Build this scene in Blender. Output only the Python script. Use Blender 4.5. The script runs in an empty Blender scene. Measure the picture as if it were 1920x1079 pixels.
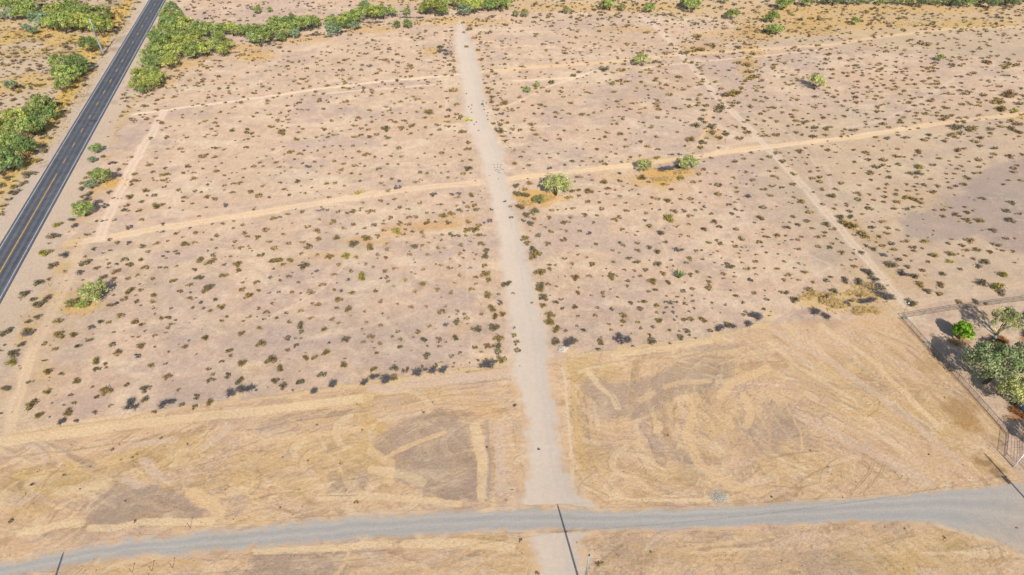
import bpy, math, random
import numpy as np
from mathutils import Vector, Matrix
random.seed(7)
SC = bpy.context.scene
# ------------------------------------------------------------------ camera, sky, sun, exposure
CAM_H = 119.0; F_PX = 1240.0; HOR = -503.0
TH = math.atan((540 - HOR) / F_PX); CT = math.cos(TH); ST = math.sin(TH)
cd = bpy.data.cameras.new('camera'); cam = bpy.data.objects.new('camera', cd)
SC.collection.objects.link(cam); SC.camera = cam
cd.sensor_width = 36.0; cd.lens = 36.0 * F_PX / 1920.0
cd.clip_start = 1.0; cd.clip_end = 12000.0
cam.location = (0, 0, CAM_H); cam.rotation_euler = (math.pi / 2 - TH, 0, 0)
SUN_AZ = math.radians(-11.5); SUN_EL = math.radians(38.0)      # shadows run away from the camera, a little to the left
w = bpy.data.worlds.new('World'); SC.world = w; w.use_nodes = True
nt = w.node_tree; nt.nodes.clear()
sky = nt.nodes.new('ShaderNodeTexSky'); sky.sky_type = 'NISHITA'; sky.sun_disc = False
sky.sun_elevation = SUN_EL; sky.sun_rotation = SUN_AZ + math.pi
sky.air_density = 1.0; sky.dust_density = 1.2
bg = nt.nodes.new('ShaderNodeBackground'); bg.inputs[1].default_value = 0.115
wo = nt.nodes.new('ShaderNodeOutputWorld')
nt.links.new(sky.outputs[0], bg.inputs[0]); nt.links.new(bg.outputs[0], wo.inputs[0])
sl = bpy.data.lights.new('sun', 'SUN'); sl.energy = 4.7; sl.angle = math.radians(0.53); sl.color = (1.0, 0.94, 0.85)
sun = bpy.data.objects.new('sun', sl); SC.collection.objects.link(sun)
LD = Vector((math.sin(SUN_AZ) * math.cos(SUN_EL), math.cos(SUN_AZ) * math.cos(SUN_EL), -math.sin(SUN_EL)))
sun.rotation_euler = LD.to_track_quat('-Z', 'Y').to_euler(); sun.location = (0, -60, 200)
SC.view_settings.view_transform = 'Standard'; SC.view_settings.look = 'None'
SC.view_settings.exposure = 0.38; SC.view_settings.gamma = 1.0
SC.cycles.max_bounces = 5; SC.cycles.diffuse_bounces = 3; SC.cycles.transparent_max_bounces = 8

# ------------------------------------------------------------------ helpers
def un(px, py, h=0.0):
    """photo pixel -> world point at height h (the place was surveyed from the photograph)"""
    u = px - 960.0; v = py - 539.5
    dx, dy, dz = u, F_PX * CT - v * ST, -(v * CT + F_PX * ST)
    k = (CAM_H - h) / -dz
    return Vector((dx * k, dy * k, h))
def proj(x, y, z=0.0):
    zz = z - CAM_H
    f = y * CT - zz * ST; u = y * ST + zz * CT
    return 960 + F_PX * x / f, 539.5 - F_PX * u / f
def mpp(py):                                  # metres per photo pixel, across, at row py
    return CAM_H / (CT * (py - HOR))
KALB = 0.56
def lin1(c):
    c = c / 255.0
    return c / 12.92 if c <= 0.04045 else ((c + 0.055) / 1.055) ** 2.4
def alb(r, g, b, k=KALB):
    return (lin1(r) * k, lin1(g) * k, lin1(b) * k)
COL = SC.collection
def link(o):
    COL.objects.link(o); return o
def tag(o, label=None, cat=None, group=None, kind=None):
    if label: o['label'] = label
    if cat: o['category'] = cat
    if group: o['group'] = group
    if kind: o['kind'] = kind
    return o
def empty(name, loc, rz=0.0):
    o = bpy.data.objects.new(name, None); link(o)
    o.location = loc; o.rotation_euler = (0, 0, rz); o.empty_display_size = 0.3
    return o
def mesh_np(name, V, Fc, mat, cols=None, smooth=False):
    """V (n,3) array, Fc (m,k) array of equal sized faces"""
    V = np.asarray(V, np.float32); Fc = np.asarray(Fc, np.int32)
    me = bpy.data.meshes.new(name); k = Fc.shape[1]; m = len(Fc)
    me.vertices.add(len(V)); me.vertices.foreach_set('co', V.ravel())
    me.loops.add(m * k); me.loops.foreach_set('vertex_index', Fc.ravel())
    me.polygons.add(m); me.polygons.foreach_set('loop_start', np.arange(0, m * k, k, dtype=np.int32))
    me.polygons.foreach_set('loop_total', np.full(m, k, np.int32))
    if smooth: me.polygons.foreach_set('use_smooth', np.ones(m, bool))
    if cols is not None:
        a = me.color_attributes.new('col', 'FLOAT_COLOR', 'POINT')
        c = np.ones((len(V), 4), np.float32); c[:, :3] = cols
        a.data.foreach_set('color', c.ravel())
    me.update(calc_edges=True); me.materials.append(mat)
    return me
class MB:
    """collects simple shapes into one mesh"""
    def __init__(s): s.v = []; s.f = []
    def tube(s, p, q, r0, r1, n=6, cap=True):
        p = Vector(p); q = Vector(q); d = (q - p)
        if d.length < 1e-6: return
        d.normalize(); a = d.orthogonal().normalized(); b = d.cross(a)
        i = len(s.v)
        for c, r in ((p, r0), (q, r1)):
            for k in range(n):
                t = 2 * math.pi * k / n
                s.v.append(tuple(c + a * (r * math.cos(t)) + b * (r * math.sin(t))))
        for k in range(n):
            j = (k + 1) % n; s.f.append((i + k, i + j, i + n + j, i + n + k))
        if cap:
            s.f.append(tuple(i + n + k for k in range(n))); s.f.append(tuple(i + k for k in reversed(range(n))))
    def box(s, c, size, rz=0.0):
        i = len(s.v); ca, sa = math.cos(rz), math.sin(rz)
        for z in (-1, 1):
            for x, y in ((-1, -1), (1, -1), (1, 1), (-1, 1)):
                X, Y = x * size[0] / 2, y * size[1] / 2
                s.v.append((c[0] + X * ca - Y * sa, c[1] + X * sa + Y * ca, c[2] + z * size[2] / 2))
        for f in ((0, 3, 2, 1), (4, 5, 6, 7), (0, 1, 5, 4), (1, 2, 6, 5), (2, 3, 7, 6), (3, 0, 4, 7)):
            s.f.append(tuple(i + k for k in f))
    def blob(s, c, r, seed=0, n=7, m=5, jag=0.25):
        rr = random.Random(seed); i = len(s.v)
        s.v.append((c[0], c[1], c[2] - r[2]))
        for a in range(1, m):
            ph = -math.pi / 2 + math.pi * a / m
            for b in range(n):
                t = 2 * math.pi * (b + 0.5 * (a % 2)) / n; k = 1 + jag * (rr.random() - 0.5) * 2
                s.v.append((c[0] + r[0] * k * math.cos(ph) * math.cos(t), c[1] + r[1] * k * math.cos(ph) * math.sin(t), c[2] + r[2] * k * math.sin(ph)))
        s.v.append((c[0], c[1], c[2] + r[2])); top = len(s.v) - 1
        for b in range(n): s.f.append((i, i + 1 + (b + 1) % n, i + 1 + b))
        for a in range(m - 2):
            for b in range(n):
                p = i + 1 + a * n; j = (b + 1) % n
                s.f.append((p + b, p + j, p + n + j, p + n + b))
        p = i + 1 + (m - 2) * n
        for b in range(n): s.f.append((p + b, p + (b + 1) % n, top))
    def mesh(s, name, mat, smooth=False):
        me = bpy.data.meshes.new(name); me.from_pydata(s.v, [], s.f); me.materials.append(mat)
        if smooth:
            for p in me.polygons: p.use_smooth = True
        me.update(); return me
    def build(s, name, mat, parent=None, smooth=False):
        o = bpy.data.objects.new(name, s.mesh(name, mat, smooth)); link(o)
        if parent: o.parent = parent
        return o

# value noise, vectorised
def _h(ix, iy, seed):
    n = (ix * 374761393 + iy * 668265263 + seed * 1442695041) & 0xffffffff
    n = ((n ^ (n >> 13)) * 1274126177) & 0xffffffff
    return ((n ^ (n >> 16)) & 0xffff) / 65535.0
def vn(x, y, seed=0):
    xf = np.floor(x); yf = np.floor(y); fx = x - xf; fy = y - yf
    ix = xf.astype(np.int64) + 100000; iy = yf.astype(np.int64) + 100000
    fx = fx * fx * (3 - 2 * fx); fy = fy * fy * (3 - 2 * fy)
    a = _h(ix, iy, seed); b = _h(ix + 1, iy, seed); c = _h(ix, iy + 1, seed); d = _h(ix + 1, iy + 1, seed)
    return (a * (1 - fx) + b * fx) * (1 - fy) + (c * (1 - fx) + d * fx) * fy
def fbm(x, y, s, oct=3, seed=0):              # -> about -1..1, feature size s metres
    r = 0; a = 1.0; t = 0
    for o in range(oct):
        r = r + a * (vn(x / s + 17.3 * o, y / s + 9.1 * o, seed + o) - 0.5); t += a * 0.5; a *= 0.55; s *= 0.47
    return r / t
def sstep(x, a, b):
    t = np.clip((x - a) / (b - a), 0, 1); return t * t * (3 - 2 * t)

# ------------------------------------------------------------------ materials
def new_mat(name):
    m = bpy.data.materials.new(name); m.use_nodes = True; n = m.node_tree; n.nodes.clear()
    out = n.nodes.new('ShaderNodeOutputMaterial'); b = n.nodes.new('ShaderNodeBsdfPrincipled')
    n.links.new(b.outputs[0], out.inputs[0]); b.inputs['Specular IOR Level'].default_value = 0.2
    b.inputs['Roughness'].default_value = 0.9
    return m, n, b
def mul_noise(n, src, scale, lo, hi, detail=5.0, rough=0.65, coords='Object', stretch=None):
    tc = n.nodes.new('ShaderNodeTexCoord'); tx = n.nodes.new('ShaderNodeTexNoise')
    tx.inputs['Scale'].default_value = scale; tx.inputs['Detail'].default_value = detail; tx.inputs['Roughness'].default_value = rough
    v = tc.outputs[coords]
    if stretch:
        mp = n.nodes.new('ShaderNodeMapping'); mp.inputs['Rotation'].default_value[2] = stretch[0]
        mp.inputs['Scale'].default_value = (stretch[1], stretch[2], 1); n.links.new(v, mp.inputs[0]); v = mp.outputs[0]
    n.links.new(v, tx.inputs['Vector'])
    mr = n.nodes.new('ShaderNodeMapRange'); mr.inputs['From Min'].default_value = 0.3; mr.inputs['From Max'].default_value = 0.7
    mr.inputs['To Min'].default_value = lo; mr.inputs['To Max'].default_value = hi
    n.links.new(tx.outputs[0], mr.inputs[0])
    vm = n.nodes.new('ShaderNodeVectorMath'); vm.operation = 'SCALE'
    n.links.new(src, vm.inputs[0]); n.links.new(mr.outputs[0], vm.inputs['Scale'])
    return vm.outputs[0], tx
def bump(n, b, tx, dist, strength=1.0):
    bp = n.nodes.new('ShaderNodeBump'); bp.inputs['Distance'].default_value = dist; bp.inputs['Strength'].default_value = strength
    n.links.new(tx.outputs[0], bp.inputs['Height']); n.links.new(bp.outputs[0], b.inputs['Normal'])
def attr_mat(name, lo=0.88, hi=1.12, scale=1.7, bd=0.25, rough=0.95):
    m, n, b = new_mat(name)
    at = n.nodes.new('ShaderNodeAttribute'); at.attribute_name = 'col'
    s1, t1 = mul_noise(n, at.outputs['Color'], scale, lo, hi, 6, 0.7)
    s2, t2 = mul_noise(n, s1, scale * 5.1, 0.93, 1.07, 3, 0.6)
    n.links.new(s2, b.inputs['Base Color']); b.inputs['Roughness'].default_value = rough
    b.inputs['Specular IOR Level'].default_value = 0.1; b.inputs['Diffuse Roughness'].default_value = 0.3
    bump(n, b, t1, bd, 0.8)
    return m
def solid(name, rgb, rough=0.8, metal=0.0, scale=6.0, lo=0.85, hi=1.12, coords='Object', spec=0.3):
    m, n, b = new_mat(name)
    c = n.nodes.new('ShaderNodeRGB'); c.outputs[0].default_value = (*rgb, 1)
    s, t = mul_noise(n, c.outputs[0], scale, lo, hi, 4, 0.6, coords)
    n.links.new(s, b.inputs['Base Color']); b.inputs['Roughness'].default_value = rough; b.inputs['Metallic'].default_value = metal
    b.inputs['Specular IOR Level'].default_value = spec
    return m
def leaf_mat(name, trans=0.25):
    """per-object colour times the clump tone kept in the mesh, thin leaves let some light through"""
    m, n, b = new_mat(name)
    at = n.nodes.new('ShaderNodeAttribute'); at.attribute_name = 'col'
    oi = n.nodes.new('ShaderNodeObjectInfo')
    mx = n.nodes.new('ShaderNodeVectorMath'); mx.operation = 'MULTIPLY'
    n.links.new(at.outputs['Color'], mx.inputs[0]); n.links.new(oi.outputs['Color'], mx.inputs[1])
    n.links.new(mx.outputs[0], b.inputs['Base Color']); b.inputs['Roughness'].default_value = 0.75
    b.inputs['Specular IOR Level'].default_value = 0.115
    tr = n.nodes.new('ShaderNodeBsdfTranslucent'); n.links.new(mx.outputs[0], tr.inputs[0])
    ms = n.nodes.new('ShaderNodeMixShader'); ms.inputs[0].default_value = trans
    out = [x for x in n.nodes if x.type == 'OUTPUT_MATERIAL'][0]
    n.links.new(b.outputs[0], ms.inputs[1]); n.links.new(tr.outputs[0], ms.inputs[2]); n.links.new(ms.outputs[0], out.inputs[0])
    return m
M_ground = attr_mat('desert_soil', 0.84, 1.16, 1.5, 0.25)
M_track = attr_mat('packed_dirt', 0.95, 1.05, 1.2, 0.08)
M_gravel = attr_mat('grey_gravel', 0.91, 1.09, 2.2, 0.06)
M_leaf = leaf_mat('leaf'); M_shrub = leaf_mat('shrub_leaf', 0.15)
M_bark = solid('bark', alb(120, 105, 85), 0.9)
M_dead = solid('dead_wood', alb(112, 106, 106), 0.95, scale=1.5, lo=0.5, hi=1.5)
M_steel = solid('weathered_steel', alb(168, 190, 198), 0.5, 0.1)
M_wood = solid('grey_pole_wood', alb(120, 130, 140), 0.8)
M_galv = solid('galvanised_steel', alb(96, 100, 110), 0.5, 0.2)
M_wire = solid('wire', alb(104, 96, 88), 0.6, 0.1)
M_cable = solid('cable', (0.3, 0.28, 0.26), 0.5)
M_white = solid('white_paint', (0.78, 0.78, 0.78), 0.5)
M_stone = solid('pale_stone', alb(225, 215, 200), 0.9, scale=1.0, lo=0.7, hi=1.15)
M_gstone = solid('blue_grey_stone', alb(204, 206, 196), 0.9, scale=1.0, lo=0.7, hi=1.15)
M_dstone = solid('dark_stone', alb(140, 128, 116), 0.9, scale=1.0, lo=0.7, hi=1.15)
M_blue = solid('blue_plastic', alb(120, 190, 215), 0.5)
M_rust = solid('rusty_steel', alb(120, 95, 80), 0.8)

# ------------------------------------------------------------------ ground sheet
def axis(a, b, f):
    r = [a]
    while r[-1] < b: r.append(r[-1] + f(r[-1]))
    return r
ys = axis(44.0, 400.0, lambda y: 0.26 if y < 112 else 0.26 + (y - 112) * 0.0042)
half = axis(0.0, 330.0, lambda x: 0.30 if x < 100 else 0.30 + (x - 100) * 0.0050)
rim_near = [40, 30, 10, -30, -120, -400, -1500]; rim_far = [410, 430, 480, 600, 900, 1800, 5000, 9000]
rim_side = [340, 370, 450, 700, 1500, 4000, 9000]
YS = np.array(sorted(rim_near) + ys + rim_far, float)
XS = np.array(sorted([-x for x in rim_side] + [-x for x in half[1:]]) + half + rim_side, float)
GX, GY = np.meshgrid(XS, YS)
NX, NY = len(XS), len(YS)
W1 = fbm(GX, GY, 4.0, 3, 11); W2 = fbm(GX, GY, 4.0, 3, 31)
C = np.zeros((NY, NX, 3))
def blend(sl, col, a):
    c = np.array(col); C[sl] = C[sl] * (1 - a[..., None]) + c * a[..., None]
C[:] = alb(223, 192, 164)
n_low = fbm(GX, GY, 45, 3, 1); n_mid = fbm(GX, GY, 11, 4, 2); n_fin = fbm(GX, GY, 1.6, 3, 3); n_band = fbm(GX * 0.5 + GY * 0.2, GY * 1.6, 9, 3, 5)
ALL = (slice(None), slice(None))
blend(ALL, alb(204, 179, 160), 0.85 * sstep(n_low + 0.55 * n_mid, 0.0, 0.7))
blend(ALL, alb(235, 209, 178), 0.75 * sstep(n_band - 0.3 * n_low, 0.0, 0.6))
blend(ALL, alb(220, 184, 148), 0.4 * sstep(fbm(GX, GY, 26, 3, 8), 0.1, 0.7))
blend(ALL, alb(238, 212, 182), 0.65 * sstep(fbm(GX, GY * 1.3, 8, 4, 14), 0.05, 0.6))
blend(ALL, alb(200, 174, 154), 0.7 * sstep(fbm(GX, GY * 1.3, 6, 4, 15), 0.1, 0.6))
blend(ALL, alb(202, 177, 162), 0.65 * sstep(fbm(GX * .8, GY * 1.2, 16, 4, 19), 0.12, 0.5))
blend(ALL, alb(206, 180, 150), 0.3 * sstep(fbm(GX, GY, 18, 3, 16), .0, .6))
C *= (1 + 0.13 * n_fin + 0.12 * fbm(GX, GY, 0.7, 2, 4))[..., None]

def window(x0, x1, y0, y1):
    i0, i1 = np.searchsorted(XS, (x0, x1)); j0, j1 = np.searchsorted(YS, (y0, y1))
    return (slice(max(j0 - 1, 0), j1 + 1), slice(max(i0 - 1, 0), i1 + 1))
def seg_dist(X, Y, P):
    d = np.full(X.shape, 1e9)
    for a, b in zip(P[:-1], P[1:]):
        vx, vy = b[0] - a[0], b[1] - a[1]; L = vx * vx + vy * vy + 1e-9
        t = np.clip(((X - a[0]) * vx + (Y - a[1]) * vy) / L, 0, 1)
        d = np.minimum(d, np.hypot(X - a[0] - t * vx, Y - a[1] - t * vy))
    return d
def W(pts): return [tuple(un(*p)[:2]) for p in pts]
def stroke(pts, width, col, a=0.6, soft=0.5, wob=0.6, world=False, breakup=0.3):
    P = pts if world else W(pts)
    pad = width + soft + wob * 1.5 + 1
    sl = window(min(p[0] for p in P) - pad, max(p[0] for p in P) + pad, min(p[1] for p in P) - pad, max(p[1] for p in P) + pad)
    X = GX[sl]; Y = GY[sl]
    if X.size == 0: return
    d = seg_dist(X + wob * W1[sl], Y + wob * W2[sl], P)
    m = 1 - sstep(d, width / 2 - soft / 2, width / 2 + soft / 2)
    blend(sl, col, m * a * (1 - breakup * (0.5 + 0.5 * n_mid[sl])))
def poly(pts, col, a=0.8, soft=1.5, wob=2.0, mottle=0.25):
    P = W(pts); P.append(P[0])
    pad = soft + wob + 2
    sl = window(min(p[0] for p in P) - pad, max(p[0] for p in P) + pad, min(p[1] for p in P) - pad, max(p[1] for p in P) + pad)
    X = GX[sl] + wob * W1[sl]; Y = GY[sl] + wob * W2[sl]
    ins = np.zeros(X.shape, bool)
    for (ax, ay), (bx, by) in zip(P[:-1], P[1:]):
        if ay == by: continue
        ins ^= ((ay > Y) != (by > Y)) & (X < (bx - ax) * (Y - ay) / (by - ay) + ax)
    d = seg_dist(X, Y, P); d = np.where(ins, -d, d)
    m = 1 - sstep(d, -soft, soft)
    blend(sl, col, m * a * (1 - mottle * (0.5 + 0.5 * fbm(X, Y, 3.0, 2, 6))))
    return m
GOLD = []                                     # (x, y, radius, amount) where dry grass also stands
def gold(px, py, rw, rh, a=0.7, col=(224, 180, 96), tufts=1.0):
    """yellow dry-grass ground, an ellipse rw x rh photo pixels"""
    c = un(px, py); t = un(px, py - rh); rx = rw * mpp(py); ry = abs(t.y - c.y)
    sl = window(c.x - rx * 1.6, c.x + rx * 1.6, c.y - ry * 1.6, c.y + ry * 1.6)
    X = GX[sl] + 2 * W1[sl]; Y = GY[sl] + 2 * W2[sl]
    d = np.hypot((X - c.x) / rx, (Y - c.y) / ry) + 0.35 * fbm(X, Y, 3.5, 3, 9)
    blend(sl, alb(*col), a * (1 - sstep(d, 0.45, 1.1)) * (0.75 + 0.25 * n_mid[sl]))
    if tufts > 0: GOLD.append((c.x, c.y, rx, ry, a * tufts))
# ---- regions of the far country
PALE = (240, 214, 180); SAND = (226, 196, 150); MAUVE = (174, 156, 148); GRAZE = (205, 178, 130)
poly([(-300, -60), (250, -60), (262, 0), (150, 170), (80, 290), (0, 400), (-400, 420)], alb(206, 186, 152), 0.55, 3, 4)
poly([(900, 18), (1200, 22), (1420, 45), (1440, 75), (1700, 66), (2100, 40), (2100, -80), (300, -80), (700, 10)], alb(218, 186, 134), 0.62, 4, 6)
poly([(1440, 75), (1920, 50), (2100, 60), (2100, 120), (1700, 100), (1500, 90)], alb(206, 184, 150), 0.5, 4, 6)
poly([(1380, 200), (1700, 215), (2000, 190), (2100, 560), (1690, 560), (1560, 500), (1450, 380)], alb(208, 185, 152), .42, 6, 8)
poly([(0, 480), (170, 450), (140, 620), (60, 820), (-100, 840), (-100, 600)], alb(214, 186, 144), .4, 4, 6)
# mauve-grey bare soil
for P, a in (([(1690, 405), (1745, 385), (1800, 365), (1850, 310), (1930, 290), (1990, 360), (1990, 500), (1900, 470), (1840, 445), (1790, 452), (1700, 450), (1685, 420)], 0.68),
             ([(1745, 350), (1830, 335), (1900, 360), (1830, 385), (1740, 378)], 0.35),
             ([(1525, 472), (1570, 470), (1580, 495), (1540, 505), (1515, 492)], 0.45),
             ([(150, 455), (235, 455), (240, 470), (170, 482)], 0.4), ([(285, 405), (330, 415), (300, 424)], 0.4),
             ([(120, 650), (160, 640), (170, 670), (120, 680)], 0.4), ([(300, 640), (390, 610), (380, 635), (320, 655)], 0.4),
             ([(1100, 170), (1180, 165), (1180, 200), (1090, 205)], 0.25), ([(905, 100), (950, 95), (960, 115), (915, 125)], 0.3),
             ([(600, 212), (680, 200), (690, 215), (620, 226)], 0.2), ([(480, 118), (560, 122), (540, 135), (490, 132)], 0.25),
             ([(1530, 60), (1640, 90), (1560, 110), (1480, 100)], 0.2)):
    poly(P, alb(*MAUVE), a, 2.0, 3.0)
poly([(0, 660), (40, 650), (30, 700), (0, 720)], alb(180, 165, 155), 0.5, 1.5, 2)
# soft golden drainage
gold(800, 424, 90, 11, 0.75, (222, 172, 104), 0.3); gold(740, 437, 50, 8, .7, (222, 172, 104), .3); gold(690, 452, 60, 9, 0.6, (222, 178, 112), 0.3); gold(620, 478, 70, 8, 0.5, (222, 182, 122), 0.3); gold(860, 412, 40, 9, .6, (222, 176, 110), .3); gold(560, 490, 70, 8, .35, (216, 180, 130), .2)
gold(840, 225, 60, 8, .5, (222, 180, 124), .2); gold(740, 240, 60, 6, .4, (222, 182, 128), .2)
gold(1000, 372, 48, 20, 0.9, (228, 176, 84)); gold(1040, 372, 36, 16, 0.6, (228, 176, 84)); gold(1238, 330, 50, 16, 0.9, (228, 176, 86)); gold(1280, 322, 36, 10, 0.8, (232, 184, 96))
gold(1215, 345, 40, 10, 0.6); gold(1160, 330, 60, 7, 0.35); gold(1240, 300, 60, 7, 0.6, (222, 180, 110)); gold(1238, 352, 14, 14, 0.4)
gold(222, 341, 34, 9, 0.95, (228, 176, 84)); gold(190, 350, 30, 10, 0.6); gold(162, 575, 38, 18, 0.7, (226, 186, 100)); gold(130, 560, 30, 24, 0.4)
gold(1410, 60, 40, 22, 0.75, (208, 166, 96)); gold(1408, 95, 26, 16, 0.8, (208, 166, 96)); gold(1400, 118, 26, 14, 0.8, (210, 170, 100)); gold(1395, 140, 14, 14, 0.5)
gold(1335, 250, 22, 16, 0.5, (222, 168, 90)); gold(1320, 92, 70, 14, 0.4); gold(1350, 66, 50, 12, 0.45); gold(1515, 55, 60, 14, 0.7, (210, 170, 104))
gold(1600, 42, 120, 14, 0.5); gold(1800, 45, 130, 10, 0.5, (224, 184, 92)); gold(1650, 18, 240, 10, 0.5); gold(1150, 15, 220, 9, 0.45)
gold(1480, 30, 80, 20, 0.5); gold(810, 95, 24, 9, 0.7); gold(480, 105, 40, 14, 0.7); gold(560, 75, 60, 10, 0.5, (222, 178, 110)); gold(450, 90, 40, 8, 0.7, (222, 176, 100)); gold(700, 55, 60, 8, 0.5)
gold(1190, 55, 50, 6, 0.55, (222, 178, 110)); gold(1140, 53, 30, 5, 0.4); gold(860, 40, 120, 9, 0.5); gold(330, 122, 60, 14, 0.55); gold(300, 155, 40, 18, 0.4); gold(1920, 217, 30, 7, 0.8, (236, 190, 90))
# left of the paved road
for p in ((195, 75, 28, 28, 0.9), (200, 40, 40, 22, 0.7), (225, 18, 20, 16, 0.8), (170, 92, 22, 14, 0.8), (120, 78, 36, 10, 0.8), (60, 62, 60, 12, 0.6), (90, 65, 60, 12, 0.5), (15, 75, 30, 14, 0.5),
          (165, 135, 22, 26, 0.9), (150, 165, 22, 22, 0.8), (125, 190, 26, 26, 0.9), (110, 215, 26, 24, 0.8), (75, 155, 26, 16, 0.6), (15, 160, 40, 18, 0.6), (110, 240, 22, 20, 0.7), (80, 275, 20, 18, 0.6),
          (40, 305, 30, 22, 0.45), (10, 330, 26, 26, 0.4), (60, 100, 90, 8, 0.4), (5, 50, 20, 16, 0.4)):
    gold(p[0], p[1], p[2] * 1.25, p[3] * 1.15, min(1, p[4] + .2), (222, 186, 108))
for p in ((222, 225, 14, 14, 0.75), (205, 250, 16, 16, 0.6), (195, 270, 10, 12, 0.4), (240, 200, 14, 14, 0.4), (30, 600, 60, 60, 0.25), (90, 700, 60, 30, 0.2)): gold(*p[:4], p[4], (222, 184, 110), 0.4)
gold(1560, 568, 74, 20, 0.85, (228, 190, 120), 0.8); gold(1620, 545, 70, 22, 0.6, (224, 186, 120), 0.8); gold(1650, 580, 60, 22, 0.6, (226, 190, 130), 0.5); gold(1600, 425, 40, 16, 0.45, (200, 160, 100)); gold(1640, 450, 24, 18, 0.45, (200, 160, 100))
gold(1640, 510, 60, 16, 0.4, (216, 180, 120)); gold(1700, 530, 60, 20, 0.35, (216, 180, 120)); gold(1720, 375, 60, 30, 0.25, (220, 184, 120)); gold(860, 618, 26, 22, 0.4, (226, 186, 130), 0.3); gold(895, 735, 14, 12, 0.7, (220, 176, 100), 0.5)
gold(690, 790, 60, 40, 0.35, (222, 182, 110), 0.2); gold(470, 700, 34, 26, 0.3, (222, 186, 120), 0.2)
# paths and scraped lines
STR = [([(250, 215), (330, 204), (440, 190), (600, 167), (700, 155), (830, 143), (905, 135)], 1.6, PALE, .9), ([(600, 176), (700, 168), (815, 159)], 1.0, PALE, .8),
       ([(905, 135), (1000, 126), (1110, 119), (1200, 112), (1262, 103), (1340, 99), (1440, 92), (1560, 84), (1640, 71), (1780, 54), (1940, 50)], 2.4, (236, 202, 156), .9),
       ([(960, 152), (1070, 147), (1110, 135), (1140, 131)], 1.2, PALE, .8), ([(1200, 128), (1290, 118), (1400, 108), (1500, 98), (1560, 90)], 1.0, PALE, .7), ([(1020, 165), (1085, 145), (1110, 134)], .9, PALE, .7),
       ([(130, 457), (190, 448), (300, 428), (480, 400), (640, 374), (760, 355), (900, 342)], 2.6, (236, 206, 166), .95), ([(280, 412), (360, 402), (480, 384), (600, 366)], 1.2, (218, 188, 160), .6), ([(600, 355), (760, 330), (860, 300)], 1.0, (222, 196, 168), .5),
       ([(950, 335), (1050, 325), (1180, 310), (1280, 298), (1360, 285), (1470, 272), (1600, 258), (1750, 233), (1930, 212)], 2.2, (238, 206, 160), 1), ([(1400, 285), (1500, 270), (1600, 254), (1700, 240)], .9, PALE, .6),
       ([(310, 208), (285, 250), (255, 300), (240, 330), (215, 380), (190, 440), (186, 448)], 2.6, (234, 208, 180), .95), ([(62, 655), (50, 690), (38, 730), (22, 790), (10, 850)], 1.8, (226, 196, 158), .9), ([(60, 655), (95, 590), (140, 500), (150, 460)], 2.4, (222, 194, 158), .55), ([(45, 700), (25, 740), (15, 800)], 1.0, (222, 194, 158), .5),
       ([(1200, 28), (1240, 60), (1280, 105), (1320, 150), (1350, 190), (1400, 235), (1470, 310), (1560, 410), (1640, 505), (1700, 575)], 2.3, (230, 208, 182), .66), ([(1460, 290), (1530, 370), (1600, 450), (1690, 550)], 1.2, (220, 194, 158), .35),
       ([(1800, 140), (1740, 180), (1705, 205), (1650, 228), (1590, 240)], 1.4, (226, 202, 178), .5), ([(832, 60), (834, 140), (838, 200)], .8, PALE, .3), ([(868, 400), (876, 500), (884, 640), (886, 700)], .5, PALE, .2), ([(1010, 480), (1040, 600), (1060, 660)], .5, PALE, .2),
       ([(1240, 520), (1252, 480), (1235, 430), (1245, 395), (1232, 355)], .8, (224, 196, 160), .6), ([(1370, 360), (1400, 420), (1430, 470), (1455, 530), (1480, 580)], 1.6, (220, 194, 164), .5), ([(1405, 150), (1385, 170), (1345, 195), (1330, 215), (1325, 240), (1310, 270), (1290, 285)], .9, (228, 190, 140), .8),
       ([(1400, 205), (1440, 225), (1490, 260), (1530, 310)], 1.0, (222, 194, 160), .5), ([(900, 212), (960, 195), (1010, 172)], .8, PALE, .6), ([(480, 510), (560, 500), (680, 470), (720, 455)], 1.2, (220, 190, 150), .4),
       ([(490, 600), (540, 580), (600, 545), (640, 505), (660, 470)], .8, (226, 198, 166), .5), ([(1550, 310), (1560, 370), (1600, 390)], 1.2, (218, 192, 168), .4), ([(1480, 540), (1560, 500), (1500, 470)], .6, PALE, .3),
       ([(1780, 505), (1860, 495), (1940, 470)], .8, (200, 180, 160), .5), ([(560, 640), (740, 600), (860, 560)], .7, (222, 196, 166), .3), ([(1700, 572), (1800, 556), (1940, 530)], 2.0, (222, 196, 160), .5),
       ([(20, 815), (120, 800), (300, 778)], 2.2, (228, 196, 150), .7), ([(740, 255), (640, 250), (600, 215)], .7, PALE, .3)]
def offset_line(Q, o):
    R_ = []
    for i, q in enumerate(Q):
        a_, b_ = Q[max(0, i - 1)], Q[min(len(Q) - 1, i + 1)]; l = math.hypot(b_[0] - a_[0], b_[1] - a_[1]) + 1e-6
        R_.append((q[0] - (b_[1] - a_[1]) / l * o, q[1] + (b_[0] - a_[0]) / l * o))
    return R_
for P, wd, c, a in STR:
    cc = alb(*[min(255, v * (1.06, 1.06, 1.08)[i]) for i, v in enumerate(c)])
    if wd < 1.7: stroke(P, wd * 1.2, cc, min(1, a * 1.2), 0.8, 0.7, breakup=.3); continue
    stroke(P, wd * 1.5, cc, a * .7, 1.2, 1.0, breakup=.35)          # a graded strip with two ruts and a low berm
    for o_, w_, k_ in ((-.38 * wd, .8, 1), (.38 * wd, .7, .9)): stroke(offset_line(W(P), o_), w_, cc, min(1, a * k_), .5, .7, True, breakup=.5)
    stroke(offset_line(W(P), .75 * wd), .35, alb(188, 158, 130), a * .5, .4, .7, True, breakup=1)
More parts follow.
